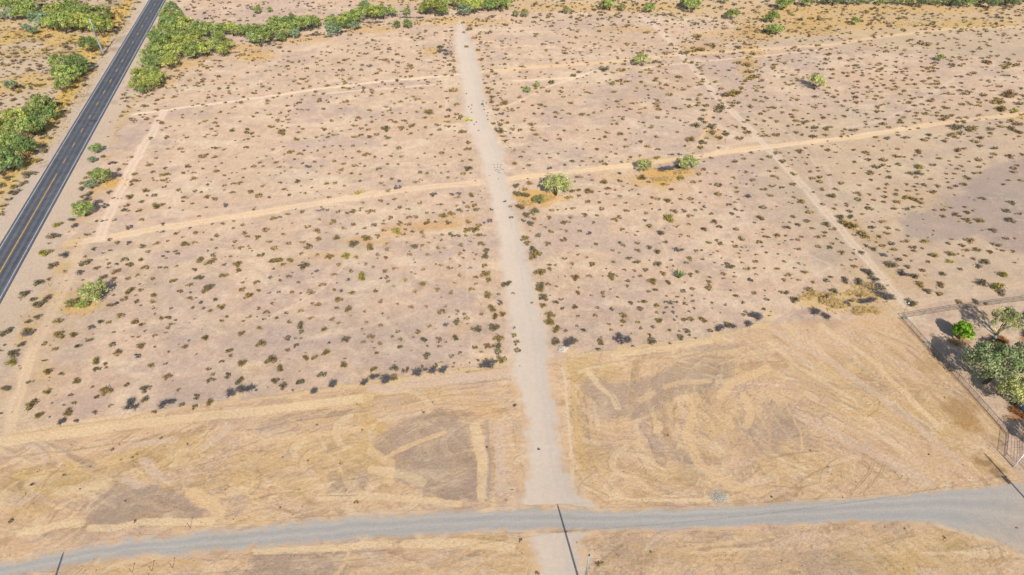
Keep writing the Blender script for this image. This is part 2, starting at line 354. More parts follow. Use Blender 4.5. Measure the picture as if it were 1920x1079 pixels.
# wisps and scuffs of paler soil everywhere, fine
rw_ = window(-330, 330, 44, 400)
_rg = 1 - np.abs(fbm(GX[rw_] + 3 * W1[rw_], GY[rw_] * 1.5 + 3 * W2[rw_], 7, 3, 51))
blend(rw_, alb(236, 212, 184), .35 * sstep(_rg, .93, .99) * sstep(n_mid[rw_], -.2, .5))
blend(rw_, alb(190, 168, 150), .30 * sstep(fbm(GX[rw_] + 9, GY[rw_] * 1.7, 2.2, 3, 52), .25, .7) * sstep(n_low[rw_], -.3, .5))
rl = random.Random(5)                          # faint extra scrapes and foot trails over the lot
for i in range(90):
    x = rl.uniform(250, 1900); y = rl.uniform(80, 640); L = rl.uniform(30, 160); an = rl.choice((-0.14, -0.1, 0.9, 1.2, 2.0)) + rl.uniform(-.25, .25)
    P = [(x + L * t * math.cos(an) , y + L * t * math.sin(an) * 0.7 + rl.uniform(-3, 3)) for t in (0, .33, .66, 1)]
    stroke(P, rl.uniform(.5, 1.6), alb(*rl.choice((PALE, (224, 198, 172), (200, 180, 164)))), rl.uniform(.2, .45), 0.5, 0.8)
ring = [(1548 + 22 * math.cos(t / 3), 487 + 13 * math.sin(t / 3)) for t in range(17)]
stroke(ring, 0.5, alb(208, 190, 174), 0.6, 0.4, 0.5)
# pale bare flats; those near the centre also carry painted antisolar brightness
for x, y, r in ((690, 520, 60), (780, 480, 50), (1180, 470, 80), (820, 600, 50), (1000, 560, 40), (560, 330, 50), (1250, 230, 60)):
    gold(x, y, r, r * .45, 0.3, (228, 206, 180), 0)

# ---- the graded lot along the gravel road
GRADED = [(-400, 890), (0, 835), (30, 820), (240, 792), (350, 766), (480, 752), (600, 736), (700, 718), (830, 702), (940, 690), (1045, 672), (1080, 672), (1200, 655), (1330, 638), (1440, 610), (1500, 604), (1600, 598), (1690, 596), (1740, 652), (1815, 732), (1887, 813), (1882, 858), (1940, 925), (2200, 1300), (-600, 1300)]
poly(GRADED, alb(230, 191, 148), 0.85, 0.5, 0.8, 0.15)
GM = sstep(-GY, -118, -100) * 0 + 1
blend(window(-110, 110, 44, 125), alb(208, 178, 158), 0.55 * sstep(fbm(GX, GY, 9, 4, 41)[window(-110, 110, 44, 125)], 0.05, 0.45) * (GY[window(-110, 110, 44, 125)] < 108))
gsl = ALL
for P, a in (([(695, 815), (760, 790), (830, 772), (878, 795), (888, 850), (898, 930), (855, 945), (790, 928), (745, 885), (700, 850)], .95), ([(620, 915), (655, 865), (690, 850), (705, 890), (655, 930), (610, 930)], .7),
             ([(175, 930), (215, 908), (300, 905), (335, 925), (405, 968), (330, 976), (160, 986), (165, 950)], .95), ([(1090, 705), (1180, 718), (1240, 692), (1330, 668), (1385, 690), (1340, 728), (1250, 760), (1210, 795), (1130, 790), (1100, 765)], .8),
             ([(1260, 660), (1330, 645), (1400, 640), (1360, 665), (1270, 690)], .6), ([(1440, 750), (1490, 762), (1505, 810), (1450, 835), (1430, 790)], .6), ([(480, 792), (640, 765), (695, 757), (690, 775), (560, 795), (490, 812)], .6), ([(0, 838), (80, 826), (165, 815), (120, 840), (0, 866)], .65),
             ([(470, 1042), (560, 1038), (660, 1045), (680, 1100), (440, 1100)], .8), ([(1500, 1035), (1560, 1025), (1680, 1040), (1650, 1100), (1520, 1100)], .6), ([(560, 935), (620, 938), (640, 965), (560, 962)], .6), ([(1270, 860), (1320, 850), (1340, 900), (1290, 905)], .55),
             ([(1540, 540 + 60), (1590, 603), (1560, 615), (1500, 612)], .6), ([(0, 905), (100, 900), (140, 940), (60, 960), (0, 950)], .4), ([(80, 985), (200, 985), (240, 1000), (100, 1010)], .6), ([(1380, 1020), (1480, 1010), (1500, 1060), (1400, 1075)], .4), ([(1150, 1000), (1250, 1005), (1230, 1075), (1130, 1060)], .35), ([(740, 1015), (700, 1040), (640, 1050)], .5), ([(1120, 830), (1200, 830), (1180, 870), (1110, 860)], .4), ([(1370, 770), (1420, 760), (1410, 800), (1370, 810)], .4)):
    poly(P, alb(178, 155, 136), a * .85, 0.8, 2.6, 0.5)
# olive-yellow stubble
for p in ((60, 900, 120, 40, .6), (240, 870, 130, 26, .6), (400, 905, 90, 30, .5), (680, 830, 60, 60, .5), (800, 740, 80, 18, .4), (1300, 1040, 160, 20, .35), (1110, 860, 40, 60, .4), (130, 900, 150, 34, .5), (330, 850, 120, 36, .5), (560, 870, 160, 60, .35), (690, 810, 40, 30, .6), (1120, 700, 60, 24, .5), (1090, 680, 30, 18, .6), (1320, 770, 120, 60, .35), (1600, 720, 140, 70, .4), (1760, 790, 80, 60, .45), (1700, 1030, 160, 50, .5), (1650, 1060, 120, 30, .5), (1250, 900, 120, 30, .4), (1850, 870, 40, 24, .5), (930, 1040, 120, 40, .35), (1500, 880, 120, 34, .4), (250, 1060, 120, 20, .5), (1380, 700, 80, 20, .3), (1085, 780, 16, 100, .5), (690, 740, 40, 22, .5)):
    gold(*p[:4], p[4], (214, 178, 104), 0.04)
DARKS = [([(700, 818), (760, 792), (830, 775), (874, 798), (886, 850), (894, 928), (855, 942), (795, 926), (750, 885), (705, 850)], .9), ([(190, 928), (225, 910), (298, 907), (330, 927), (395, 965), (325, 973), (170, 984), (170, 950)], .9), ([(1100, 712), (1180, 722), (1235, 700), (1290, 690), (1330, 715), (1250, 750), (1200, 790), (1135, 785), (1105, 765)], .75), ([(1300, 650), (1380, 640), (1400, 652), (1300, 668)], .6), ([(1445, 755), (1488, 765), (1500, 805), (1455, 828)], .65), ([(490, 796), (640, 770), (690, 762), (560, 790)], .7), ([(480, 1046), (560, 1042), (650, 1049), (640, 1100), (450, 1100)], .8), ([(1270, 700), (1330, 690), (1400, 690), (1350, 712)], .5), ([(1400, 775), (1450, 790), (1480, 850), (1400, 870), (1370, 830)], .45), ([(1270, 855), (1315, 850), (1335, 905), (1280, 905)], .6), ([(1130, 1000), (1300, 1005), (1280, 1079), (1130, 1079)], .4), ([(1490, 1035), (1660, 1030), (1640, 1085), (1510, 1085)], .6), ([(470, 890 + 45), (600, 890 + 48), (630, 962), (560, 958)], .0)]
rg = random.Random(21)
LT = ((244, 214, 170), (240, 203, 156), (228, 200, 176), (222, 184, 130), (242, 214, 176)); DK = ((182, 148, 112), (172, 146, 130), (192, 158, 108))
def in_poly(x, y, P):
    r = False
    for (ax, ay), (bx, by) in zip(P, P[1:] + P[:1]):
        if (ay > y) != (by > y) and x < (bx - ax) * (y - ay) / (by - ay) + ax: r = not r
    return r
def flow(x, y):
    if y > 965: return rg.choice((-0.1, -0.15, 0.2, -0.5)) + rg.uniform(-.2, .2)
    if x < 960:
        if y < 800 - 0.04 * x + 20: return -0.13 + rg.uniform(-.06, .06)
        if x < 500: return rg.choice((-0.35, -0.2, 0.35, 0.5)) + rg.uniform(-.2, .2)
        if x > 890: return 1.5 + rg.uniform(-.1, .1)
        return rg.choice((-0.5, -0.15, 0.5, 1.0)) + rg.uniform(-.3, .3)
    if x < 1100: return 1.4 + rg.uniform(-.15, .15)
    if x > 1450 and y < 900:
        return 0.62 + 0.25 * (x - 1450) / 400 + rg.uniform(-.12, .12)
    if y < 700: return -0.15 + rg.uniform(-.15, .15)
    return math.atan2(x - 1370, -(y - 790) * 1.2) + rg.uniform(-.3, .3)
n = 0
while n < 950:
    x = rg.uniform(-40, 1960); y = rg.uniform(600, 1090)
    if not in_poly(x, y, GRADED): continue
    n += 1
    an = flow(x, y); L = rg.uniform(15, 95); cv = rg.uniform(-.25, .25); P = []; px, py = x, y
    for k in range(5):
        P.append((px, py)); px += L / 4 * math.cos(an); py += L / 4 * math.sin(an) * .85; an += cv / 4
    wd = rg.choice((.25, .35, .5, .8, 1.2, 2.0, 2.4)); lt = rg.random() < .62
    stroke(P, wd, alb(*rg.choice(LT if lt else DK)), rg.uniform(.25, .75) * (1 if wd < 1.5 else .8), .16 if wd > 1 else .25, .35, breakup=.5)
    if wd > 1.1 and rg.random() < .7:          # a thin berm on one side of a blade pass
        Q = W(P); off = wd / 2; dx, dy = Q[-1][0] - Q[0][0], Q[-1][1] - Q[0][1]; l = math.hypot(dx, dy) + 1e-6
        stroke([(q[0] - dy / l * off, q[1] + dx / l * off) for q in Q], .25, alb(166, 136, 104), .6, .25, .35, True)
_w = window(-115, 115, 44, 125)
_gx, _gy = GX[_w], GY[_w]
_ins = np.zeros(_gx.shape, bool); _P = W(GRADED); _P.append(_P[0])
for (ax, ay), (bx, by) in zip(_P[:-1], _P[1:]):
    if ay != by: _ins ^= ((ay > _gy) != (by > _gy)) & (_gx < (bx - ax) * (_gy - ay) / (by - ay) + ax)
_an = np.where(_gx > 38, -.9, .12) + .5 * fbm(_gx, _gy, 30, 2, 60)
for k, (sc_, st, col_, a_, lo_, hi_) in enumerate(((5, 2.6, (240, 210, 168), .75, .93, .985), (3, 3.0, (172, 142, 112), .6, .95, .99), (2.2, 2.2, (244, 218, 180), .6, .94, .99), (4, 1.5, (168, 146, 130), .5, .955, .99))):
    u = (_gx * np.cos(_an) + _gy * np.sin(_an)) / st; v = -_gx * np.sin(_an) + _gy * np.cos(_an)
    r_ = 1 - np.abs(fbm(u + 1.2 * W1[_w], v + 1.0 * W2[_w], sc_, 3, 61 + k))
    blend(_w, alb(*col_), _ins * 1.0 * a_ * sstep(r_, lo_, hi_) * sstep(fbm(_gx, _gy, 7, 3, 70 + k), -.35, .35))
    f_ = fbm(u, v, .9, 2, 80 + k); blend(_w, alb(*col_), _ins * .4 * a_ * sstep(f_, .25, .6))
ro = random.Random(31)
for _k in range(60):
    ox, oy = ro.uniform(0, 1850), ro.uniform(640, 1075)
    if in_poly(ox, oy, GRADED): gold(ox, oy, ro.uniform(18, 60), ro.uniform(6, 20), ro.uniform(.3, .6), ro.choice(((224, 196, 166), (208, 180, 152), (196, 170, 148), (220, 176, 112), (232, 200, 152), (202, 172, 118))), 0)
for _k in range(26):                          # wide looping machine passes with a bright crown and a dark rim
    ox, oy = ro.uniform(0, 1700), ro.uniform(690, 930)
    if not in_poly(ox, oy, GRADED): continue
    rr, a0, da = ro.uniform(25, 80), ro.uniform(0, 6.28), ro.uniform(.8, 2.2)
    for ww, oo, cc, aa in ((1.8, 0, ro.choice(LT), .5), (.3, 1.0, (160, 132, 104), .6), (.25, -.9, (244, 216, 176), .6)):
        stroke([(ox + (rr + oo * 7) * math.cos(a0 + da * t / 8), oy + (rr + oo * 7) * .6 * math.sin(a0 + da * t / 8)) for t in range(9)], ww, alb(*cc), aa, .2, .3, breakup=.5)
for P, a in DARKS: poly(P, alb(180, 156, 136), a * .62, 1.2, 3.0, 0.6)
# the blade passes one can pick out
for P, wd, c, a in (([(0, 828), (120, 815), (300, 790), (480, 772), (690, 745)], 2.6, LT[0], .8), ([(0, 860), (180, 838), (400, 805)], .35, DK[0], .7), ([(480, 805), (560, 790), (690, 770)], .3, DK[1], .8), ([(500, 830), (600, 815), (700, 800)], 1.6, LT[1], .8), ([(700, 730), (830, 712), (960, 700)], 3.0, LT[2], .8), ([(860, 722), (960, 712)], .3, DK[1], .7),
                    ([(690, 740), (688, 790), (678, 830)], 2.0, LT[3], .6), ([(720, 862), (770, 835), (830, 812)], 1.4, LT[1], .75), ([(720, 866), (772, 840), (835, 815)], .25, DK[1], .8), ([(695, 845), (735, 870), (730, 900)], 2.0, LT[1], .8), ([(700, 880), (760, 890), (790, 905)], 2.2, LT[0], .7), ([(890, 800), (905, 860), (905, 930)], 2.4, LT[0], .8), ([(912, 790), (918, 860), (915, 930)], .8, (186, 164, 148), .8), ([(935, 800), (940, 920)], 2.2, LT[2], .7),
                    ([(600, 932), (700, 930), (860, 945)], 1.6, LT[0], .8), ([(600, 930), (670, 928)], .25, DK[1], .8), ([(360, 925), (400, 950), (410, 965)], 2.6, LT[1], .9), ([(260, 910), (235, 900), (250, 905)], 1.8, LT[2], .8), ([(270, 865), (295, 890)], 2.0, LT[2], .8), ([(40, 1000), (90, 990), (120, 980), (150, 982)], 1.8, LT[0], .9), ([(170, 990), (220, 990), (270, 978), (395, 980)], 1.6, LT[0], .9), ([(380, 840), (410, 820), (430, 800)], 1.6, LT[2], .7), ([(255, 835), (330, 825)], 1.6, LT[2], .7),
                    ([(480, 1036), (600, 1028), (730, 1020)], 1.4, LT[0], .9), ([(480, 1044), (600, 1040), (730, 1032)], .3, DK[1], .7), ([(760, 1022), (860, 1018), (960, 1026)], 1.8, LT[0], .8), ([(655, 1030), (650, 1050), (630, 1079)], .8, LT[1], .8),
                    ([(1105, 700), (1125, 725), (1148, 742), (1158, 765)], 1.7, LT[0], .8), ([(1122, 716), (1146, 736), (1160, 762)], .25, DK[1], .8), ([(1200, 752), (1225, 738)], 1.6, LT[1], .65), ([(1245, 726), (1280, 717), (1330, 714)], 1.4, LT[1], .6), ([(1345, 716), (1375, 714)], 1.6, LT[0], .6), ([(1150, 665), (1240, 655), (1330, 640)], 1.8, LT[0], .8), ([(1100, 800), (1170, 800), (1230, 775)], .6, LT[1], .7),
                    ([(1290, 745), (1300, 770), (1290, 810)], 1.8, LT[1], .7), ([(1270, 750), (1283, 745)], 1.8, LT[0], .7), ([(1350, 745), (1370, 720), (1420, 700), (1440, 690)], 2.0, LT[1], .8), ([(1395, 740), (1408, 775), (1400, 800)], 1.8, LT[1], .8), ([(1365, 780), (1370, 800)], 1.6, LT[1], .8), ([(1285, 815), (1310, 870), (1350, 900), (1420, 925)], 2.2, LT[1], .8), ([(1150, 890), (1190, 895), (1220, 920)], .8, LT[0], .6), ([(1100, 915), (1130, 925), (1190, 938), (1330, 938)], .8, LT[0], .9), ([(1095, 908), (1140, 930)], .4, DK[0], .7),
                    ([(1055, 690), (1065, 780), (1075, 900)], .7, LT[4], .9), ([(1070, 690), (1080, 800), (1110, 905)], 1.2, LT[3], .7), ([(1085, 700), (1110, 690), (1180, 680)], 1.0, LT[0], .6), ([(1465, 730), (1475, 760), (1500, 810), (1505, 850)], .5, LT[1], .7), ([(1450, 620), (1560, 680), (1700, 780), (1790, 860)], 2.0, LT[2], .6), ([(1540, 610), (1640, 680), (1760, 800)], 1.6, LT[0], .6), ([(1440, 640), (1500, 690), (1600, 750)], 1.2, LT[0], .6), ([(1500, 780), (1600, 830), (1740, 905)], 2.6, LT[2], .5),
                    ([(1680, 610), (1760, 690), (1830, 765), (1880, 820)], .9, (200, 170, 120), .6), ([(1440, 860), (1500, 850), (1540, 845)], .4, DK[0], .7), ([(1440, 910), (1500, 915), (1540, 905)], .35, DK[0], .7), ([(1500, 905), (1540, 880), (1580, 870)], .5, DK[0], .6), ([(1310, 1030), (1400, 1022), (1450, 1015)], .5, DK[1], .6), ([(1300, 1036), (1420, 1030)], .4, LT[0], .8), ([(1300, 1010), (1390, 1000)], .35, DK[1], .5), ([(1730, 1036), (1830, 1038), (1850, 1034)], .5, LT[4], .8), ([(1180, 1000), (1300, 990)], .4, DK[1], .4)):
    stroke(P, wd, alb(*c), a, .18 if wd > 1 else .25, .35, breakup=.35)
gold(1347, 932, 22, 8, .7, (196, 190, 178), 0)
for k in (0, 5, 22, 27):                      # tyre ruts of one machine, lower right
    stroke([(1592 + k, 925), (1615 + k, 903), (1628 + k, 885), (1636 + k, 868)], .22, alb(176, 142, 104), .85, .22, .15, breakup=.1)
    stroke([(1594 + k, 925), (1617 + k, 903), (1630 + k, 885), (1638 + k, 868)], .16, alb(236, 206, 164), .8, .2, .15, breakup=.1)
# scraped edge line of the lot, a little berm of pale soil with its cut face
E1 = [(0, 820), (30, 815), (240, 788), (350, 762), (480, 750), (600, 733), (700, 716), (830, 699), (940, 687)]
E2 = [(1075, 668), (1200, 651), (1330, 634), (1440, 606)]
for E_ in (E1, E2):
    stroke(E_, 1.1, alb(232, 200, 152), .85, .4, .7); stroke([(x, y - 3.5) for x, y in E_], .3, alb(172, 142, 110), .6, .3, .7, breakup=.9)
for x, y, r in ((305, 795, 10), (120, 790, 9), (440, 745, 14), (630, 722, 12), (700, 705, 12), (735, 712, 16), (800, 700, 10), (830, 690, 12), (910, 680, 16), (1075, 660, 14), (1170, 652, 12), (1340, 626, 14), (1420, 608, 16), (1440, 590, 14)):
    gold(x, y, r * 1.3, r * .8, .9, (234, 202, 154), 0)
# brown stubble by the fence and in the yard
for x, y, rw, rh, c in ((1800, 765, 40, 20, (176, 138, 88)), (1815, 790, 30, 16, (186, 142, 84)), (1868, 880, 26, 16, (140, 112, 86)), (1840, 860, 26, 8, (150, 118, 80)), (1740, 690, 30, 16, (198, 164, 112)), (1795, 642, 22, 9, (184, 128, 70)), (1868, 640, 26, 10, (176, 118, 66)), (1790, 628, 10, 10, (196, 140, 84)), (1925, 633, 14, 10, (176, 118, 66)), (1908, 775, 20, 13, (176, 104, 40)), (1890, 785, 14, 6, (184, 122, 60)), (1890, 655, 50, 6, (190, 150, 110)), (1838, 590, 20, 8, (210, 178, 130)), (1860, 590, 40, 10, (216, 188, 150))):
    gold(x, y, rw, rh, .85, c, 0.1)
FEN = [(1691, 597), (1740, 652), (1815, 732), (1887, 813)]
stroke([(x - 2, y + 1) for x, y in FEN], .7, alb(170, 134, 96), .8, .5, .25)  # fence foot line, with the shadow fallen along it painted into the brown
# road shoulders
D = W([(286, 6), (125, 300)]); rdx, rdy = D[1][0] - D[0][0], D[1][1] - D[0][1]; rl_ = math.hypot(rdx, rdy); rdx /= rl_; rdy /= rl_
c0 = D[1]
_p = W([(157, 245), (265, 50), (141, 272), (107, 327), (54, 415), (0, 506)])
_A = np.polyfit([p[1] for p in _p], [p[0] for p in _p], 1)              # x = A*y + B, the road's centre line
RA, RB = float(_A[0]), float(_A[1])
rlen = math.hypot(RA, 1); RD = (RA / rlen, 1 / rlen); RN = (RD[1], -RD[0])    # along, and to the right
def road_pt(s, off): # s metres of y, off metres to the right
    return (RA * s + RB + RN[0] * off, s + RN[1] * off)
def road_off(x, y): return (x - (RA * y + RB)) * RN[0] + 0 * y
stroke([road_pt(-40, 8.4), road_pt(500, 8.4)], 9.5, alb(214, 192, 170), .85, 2.0, 1.6, True)
stroke([road_pt(-40, -8.4), road_pt(500, -8.4)], 8.0, alb(210, 192, 174), .85, 2.0, 1.6, True)
ru = random.Random(77)
for bx0, by0, bx1, by1, nn in ((0, 0, 250, 120, 26), (0, 120, 150, 330, 16), (330, 20, 470, 120, 5)):
    for _k in range(nn):
        gold(ru.uniform(bx0, bx1), ru.uniform(by0, by1), ru.uniform(5, 22), ru.uniform(3, 9), ru.uniform(.3, .7), ru.choice(((150, 128, 84), (168, 140, 92), (222, 182, 96), (164, 146, 120))), .4)
for _k in range(60):
    gold(ru.uniform(0, 240), ru.uniform(0, 340), ru.uniform(4, 14), ru.uniform(2, 6), ru.uniform(.3, .6), (136, 120, 88), 0)
for s_ in range(150, 460, 9):
    q = road_pt(s_, -15 - 2 * math.sin(s_)); gx, gy = proj(*q); gold(gx, gy, 4.5 / mpp(gy), abs(gy - proj(q[0], q[1] + 6)[1]), .75, (226, 188, 100), .8)
for s_ in range(120, 330, 13):
    q = road_pt(s_, 15 + 1.5 * math.sin(s_)); gx, gy = proj(*q); gold(gx, gy, 2.5 / mpp(gy), abs(gy - proj(q[0], q[1] + 4)[1]), .5, (214, 176, 110), .6)
# ------------------------------------------------------------------ ground, tracks and roads
V = np.stack([GX, GY, np.zeros_like(GX)], -1).reshape(-1, 3)
idx = np.arange(NY * NX).reshape(NY, NX)
Fq = np.stack([idx[:-1, :-1], idx[:-1, 1:], idx[1:, 1:], idx[1:, :-1]], -1).reshape(-1, 4)
g = link(bpy.data.objects.new('ground', mesh_np('ground', V, Fq, M_ground, np.clip(C.reshape(-1, 3), 0.01, 0.9)))); tag(g, kind='structure')
def ground_col(x, y):
    i = np.clip(np.searchsorted(XS, x), 0, NX - 1); j = np.clip(np.searchsorted(YS, y), 0, NY - 1)
    return C[j, i]
def ribbon(name, left, right, step, na, z, col, edge_soft, wob, mat, streak=None, post=None):
    """a sheet between two border lines (photo pixels), its rim worn into the soil"""
    L = np.array(W(left)); R = np.array(W(right))
    def resample(P, n):
        d = np.r_[0, np.cumsum(np.hypot(*np.diff(P, axis=0).T))]; t = np.linspace(0, d[-1], n)
        return np.stack([np.interp(t, d, P[:, 0]), np.interp(t, d, P[:, 1])], -1)
    n = int(np.hypot(*np.diff(L, axis=0).T).sum() / step); L = resample(L, n); R = resample(R, n)
    t = np.linspace(0, 1, na)[None, :, None]
    P = L[:, None] * (1 - t) + R[:, None] * t
    dirn = (R - L) / np.hypot(*(R - L).T)[:, None]; wdt = np.hypot(*(R - L).T)
    eL = wob * fbm(L[:, 0], L[:, 1], 5, 4, 71); eR = wob * fbm(R[:, 0], R[:, 1], 5, 4, 72)
    P = P - dirn[:, None] * (eL[:, None] * (1 - t[..., 0]))[..., None] + dirn[:, None] * (eR[:, None] * t[..., 0])[..., None]
    X, Y = P[..., 0], P[..., 1]
    de = np.minimum(t[..., 0], 1 - t[..., 0]) * wdt[:, None] + 0.5 * edge_soft * fbm(X, Y, 1.6, 3, 73)
    m = sstep(de, 0.0, edge_soft)
    base = np.array(alb(*col)) * (1 + 0.05 * fbm(X, Y, 8, 3, 74) + 0.04 * fbm(X, Y, 0.9, 2, 75))[..., None]
    if streak is not None:
        for c, pos, hw, a in streak:
            k = a * np.exp(-((t[..., 0] + 0.012 * fbm(X, Y, 20, 2, 76) - pos) / hw) ** 2) * (0.75 + 0.25 * fbm(X, Y, 6, 2, int(pos * 100)))
            base = base * (1 - k[..., None]) + np.array(alb(*c)) * k[..., None]
    if post is not None: m = m * post(X, Y)
    cc = ground_col(X, Y) * (1 - m[..., None]) + base * m[..., None]
    V = np.concatenate([P, np.full(P.shape[:2] + (1,), z)], -1).reshape(-1, 3)
    ix = np.arange(n * na).reshape(n, na)
    F = np.stack([ix[:-1, :-1], ix[:-1, 1:], ix[1:, 1:], ix[1:, :-1]], -1).reshape(-1, 4)
    me = mesh_np(name, V, F, mat, np.clip(cc.reshape(-1, 3), .01, .9))
    if me.polygons[len(me.polygons) // 2].normal.z < 0: me.flip_normals()
    return tag(link(bpy.data.objects.new(name, me)), kind='structure')
TL = [(1075, 1180), (1000, 1079), (972, 1012), (950, 965), (972, 925), (975, 850), (968, 760), (950, 680), (942, 600), (935, 520), (926, 450), (916, 380), (905, 340), (890, 290), (877, 250), (863, 200), (854, 120), (850, 75), (854, 38)]
TR = [(1145, 1180), (1110, 1079), (1100, 1015), (1150, 962), (1092, 925), (1068, 880), (1055, 800), (1044, 715), (1040, 650), (1024, 590), (1006, 520), (988, 450), (968, 370), (949, 290), (932, 250), (917, 200), (904, 125), (888, 75), (872, 38)]
ribbon('dirt_track', TL, TR, 0.5, 50, 0.02, (228, 209, 189), 3.0, 1.6, M_track,
       [((232, 212, 192), .28, .07, .6), ((206, 194, 182), .78, .12, .55), ((226, 206, 188), .5, .05, .5), ((200, 190, 180), .62, .04, .3)])
GT = [(-160, 1090), (0, 1047), (175, 1017), (275, 1002), (400, 987), (480, 981), (640, 964), (780, 957), (900, 952), (1000, 947), (1070, 951), (1185, 952), (1335, 947), (1440, 942), (1595, 933), (1740, 920), (1865, 907), (1925, 899), (2100, 890)]
GB = [(-160, 1140), (0, 1098), (107, 1076), (180, 1062), (275, 1051), (400, 1042), (480, 1034), (640, 1023), (780, 1011), (955, 1003), (1000, 1000), (1185, 1001), (1310, 996), (1435, 989), (1600, 983), (1740, 986), (1815, 1004), (1865, 1024), (1925, 1048), (2100, 1100)]
ribbon('gravel_road', GT, GB, 0.5, 60, 0.04, (192, 185, 176), 2.2, 1.0, M_gravel,
       [((208, 198, 188), .28, .05, .6), ((176, 172, 168), .42, .06, .6), ((206, 198, 188), .56, .04, .6), ((178, 176, 173), .74, .08, .6), ((204, 194, 184), .86, .04, .5), ((206, 192, 176), .1, .07, .5)], post=lambda X, Y: 1 - .6 * sstep(X + 1.6 * (66 - Y) + 7 * fbm(X, Y, 9, 4, 81), 74, 112))
# asphalt highway: carriageway, edge lines, centre line
def asphalt_mat():
    m, n, b = new_mat('old_asphalt')
    at = n.nodes.new('ShaderNodeAttribute'); at.attribute_name = 'col'
    s1, t = mul_noise(n, at.outputs['Color'], 0.35, 0.74, 1.26, 6, 0.7)
    s2, t2 = mul_noise(n, s1, 6.0, 0.9, 1.1, 3, 0.6)
    n.links.new(s2, b.inputs['Base Color']); b.inputs['Roughness'].default_value = 0.85
    return m
M_asph = asphalt_mat()
HW = 4.65
def road_strip(name, offs, z, mat, s0=-30, s1=560, step=1.0, colf=None):
    S = np.arange(s0, s1 + step, step); O = np.array(offs, float); So, Oo = np.meshgrid(S, O, indexing='ij')
    X = RA * So + RB + RN[0] * Oo; Y = So + RN[1] * Oo
    V = np.stack([X, Y, np.full_like(X, z)], -1).reshape(-1, 3); ix = np.arange(len(S) * len(O)).reshape(len(S), len(O))
    F = np.stack([ix[:-1, :-1], ix[:-1, 1:], ix[1:, 1:], ix[1:, :-1]], -1).reshape(-1, 4)
    me = mesh_np(name, V, F, mat, colf(So, Oo, X, Y).reshape(-1, 3) if colf else None)
    if me.polygons[0].normal.z < 0: me.flip_normals()
    return me
def acol(S, O, X, Y):
    c = np.ones(S.shape + (3,)) * np.array(alb(118, 120, 125))
    for p in (-2.9, -1.0, 1.0, 2.9):           # darker, polished wheel paths
        k = 0.75 * np.exp(-((O - p) / 0.5) ** 2) * (0.8 + 0.4 * fbm(X, Y, 14, 2, 5)); c = c * (1 - k[..., None]) + np.array(alb(70, 75, 86)) * k[..., None]
    k = 0.3 * np.exp(-(O / 0.5) ** 2); c = c * (1 - k[..., None]) + np.array(alb(96, 96, 108)) * k[..., None]
    k = 0.5 * sstep(np.abs(O), 4.0, 4.6); c = c * (1 - k[..., None]) + np.array(alb(104, 108, 118)) * k[..., None]
    return c * (1 + 0.08 * fbm(S * 0.15, O * 3, 1, 3, 6))[..., None]
road = tag(link(bpy.data.objects.new('paved_road', road_strip('paved_road', np.linspace(-HW, HW, 41), 0.085, M_asph, colf=acol))), kind='structure')
mk = MB()                                      # pavement edge down to the shoulder
M_edge = solid('asphalt_edge', alb(96, 96, 100), 0.9)
for s in (-1, 1):
    P = [road_pt(-30, s * HW), road_pt(560, s * HW), road_pt(560, s * (HW + .25)), road_pt(-30, s * (HW + .25))]
    i = len(mk.v); mk.v += [(P[0][0], P[0][1], .085), (P[1][0], P[1][1], .085), (P[2][0], P[2][1], 0.0), (P[3][0], P[3][1], 0.0)]
    mk.f.append((i, i + 1, i + 2, i + 3) if s < 0 else (i + 3, i + 2, i + 1, i))
mk.build('pavement_edge', M_edge, road)
M_wline = solid('white_road_paint', alb(214, 218, 222, .62), 0.7, scale=0.8, lo=0.75, hi=1.1)
M_yline = solid('yellow_road_paint', alb(228, 178, 92, .62), 0.7, scale=0.8, lo=0.75, hi=1.1)
for s in (-1, 1):
    road_l = link(bpy.data.objects.new('edge_line', road_strip('edge_line', [s * 4.02 - .10, s * 4.02 + .10], 0.097, M_wline))); road_l.parent = road
def ypatch(mb, s0, s1, hw):
    a, b_ = road_pt(s0, -hw), road_pt(s1, -hw); c_, d = road_pt(s1, hw), road_pt(s0, hw); i = len(mb.v)
    mb.v += [(p[0], p[1], 0.097) for p in (a, d, c_, b_)]; mb.f.append((i, i + 1, i + 2, i + 3))
cl = MB(); ypatch(cl, -30, un(108, 327).y, .16); cl.build('solid_centre_line', M_yline, road)
dl = MB(); ddy = 12.2 / math.hypot(RA, 1); s = un(157, 245).y
while s > un(112, 322).y: s -= ddy
s += ddy * .9
k = 0
s = un(157, 245).y - 2 * ddy
while s < 545: ypatch(dl, s - 1.6, s + 1.6, .14); s += ddy
dl.build('broken_centre_line', M_yline, road)
mt = MB(); M_tar = solid('tar_patch', alb(58, 62, 76), 0.6)
for py_, px0, px1 in ((228, 168, 184), (72, 240, 252)):     # tar-sealed cracks across a lane
    A, B = un(px0, py_), un(px1, py_ - 1); d = (B - A).normalized(); n_ = Vector((-d.y, d.x, 0)) * .42
    i = len(mt.v); mt.v += [(p.x, p.y, 0.093) for p in (A - n_, B - n_, B + n_, A + n_)]; mt.f.append((i, i + 1, i + 2, i + 3))
mt.build('crack_seal', M_tar, road)

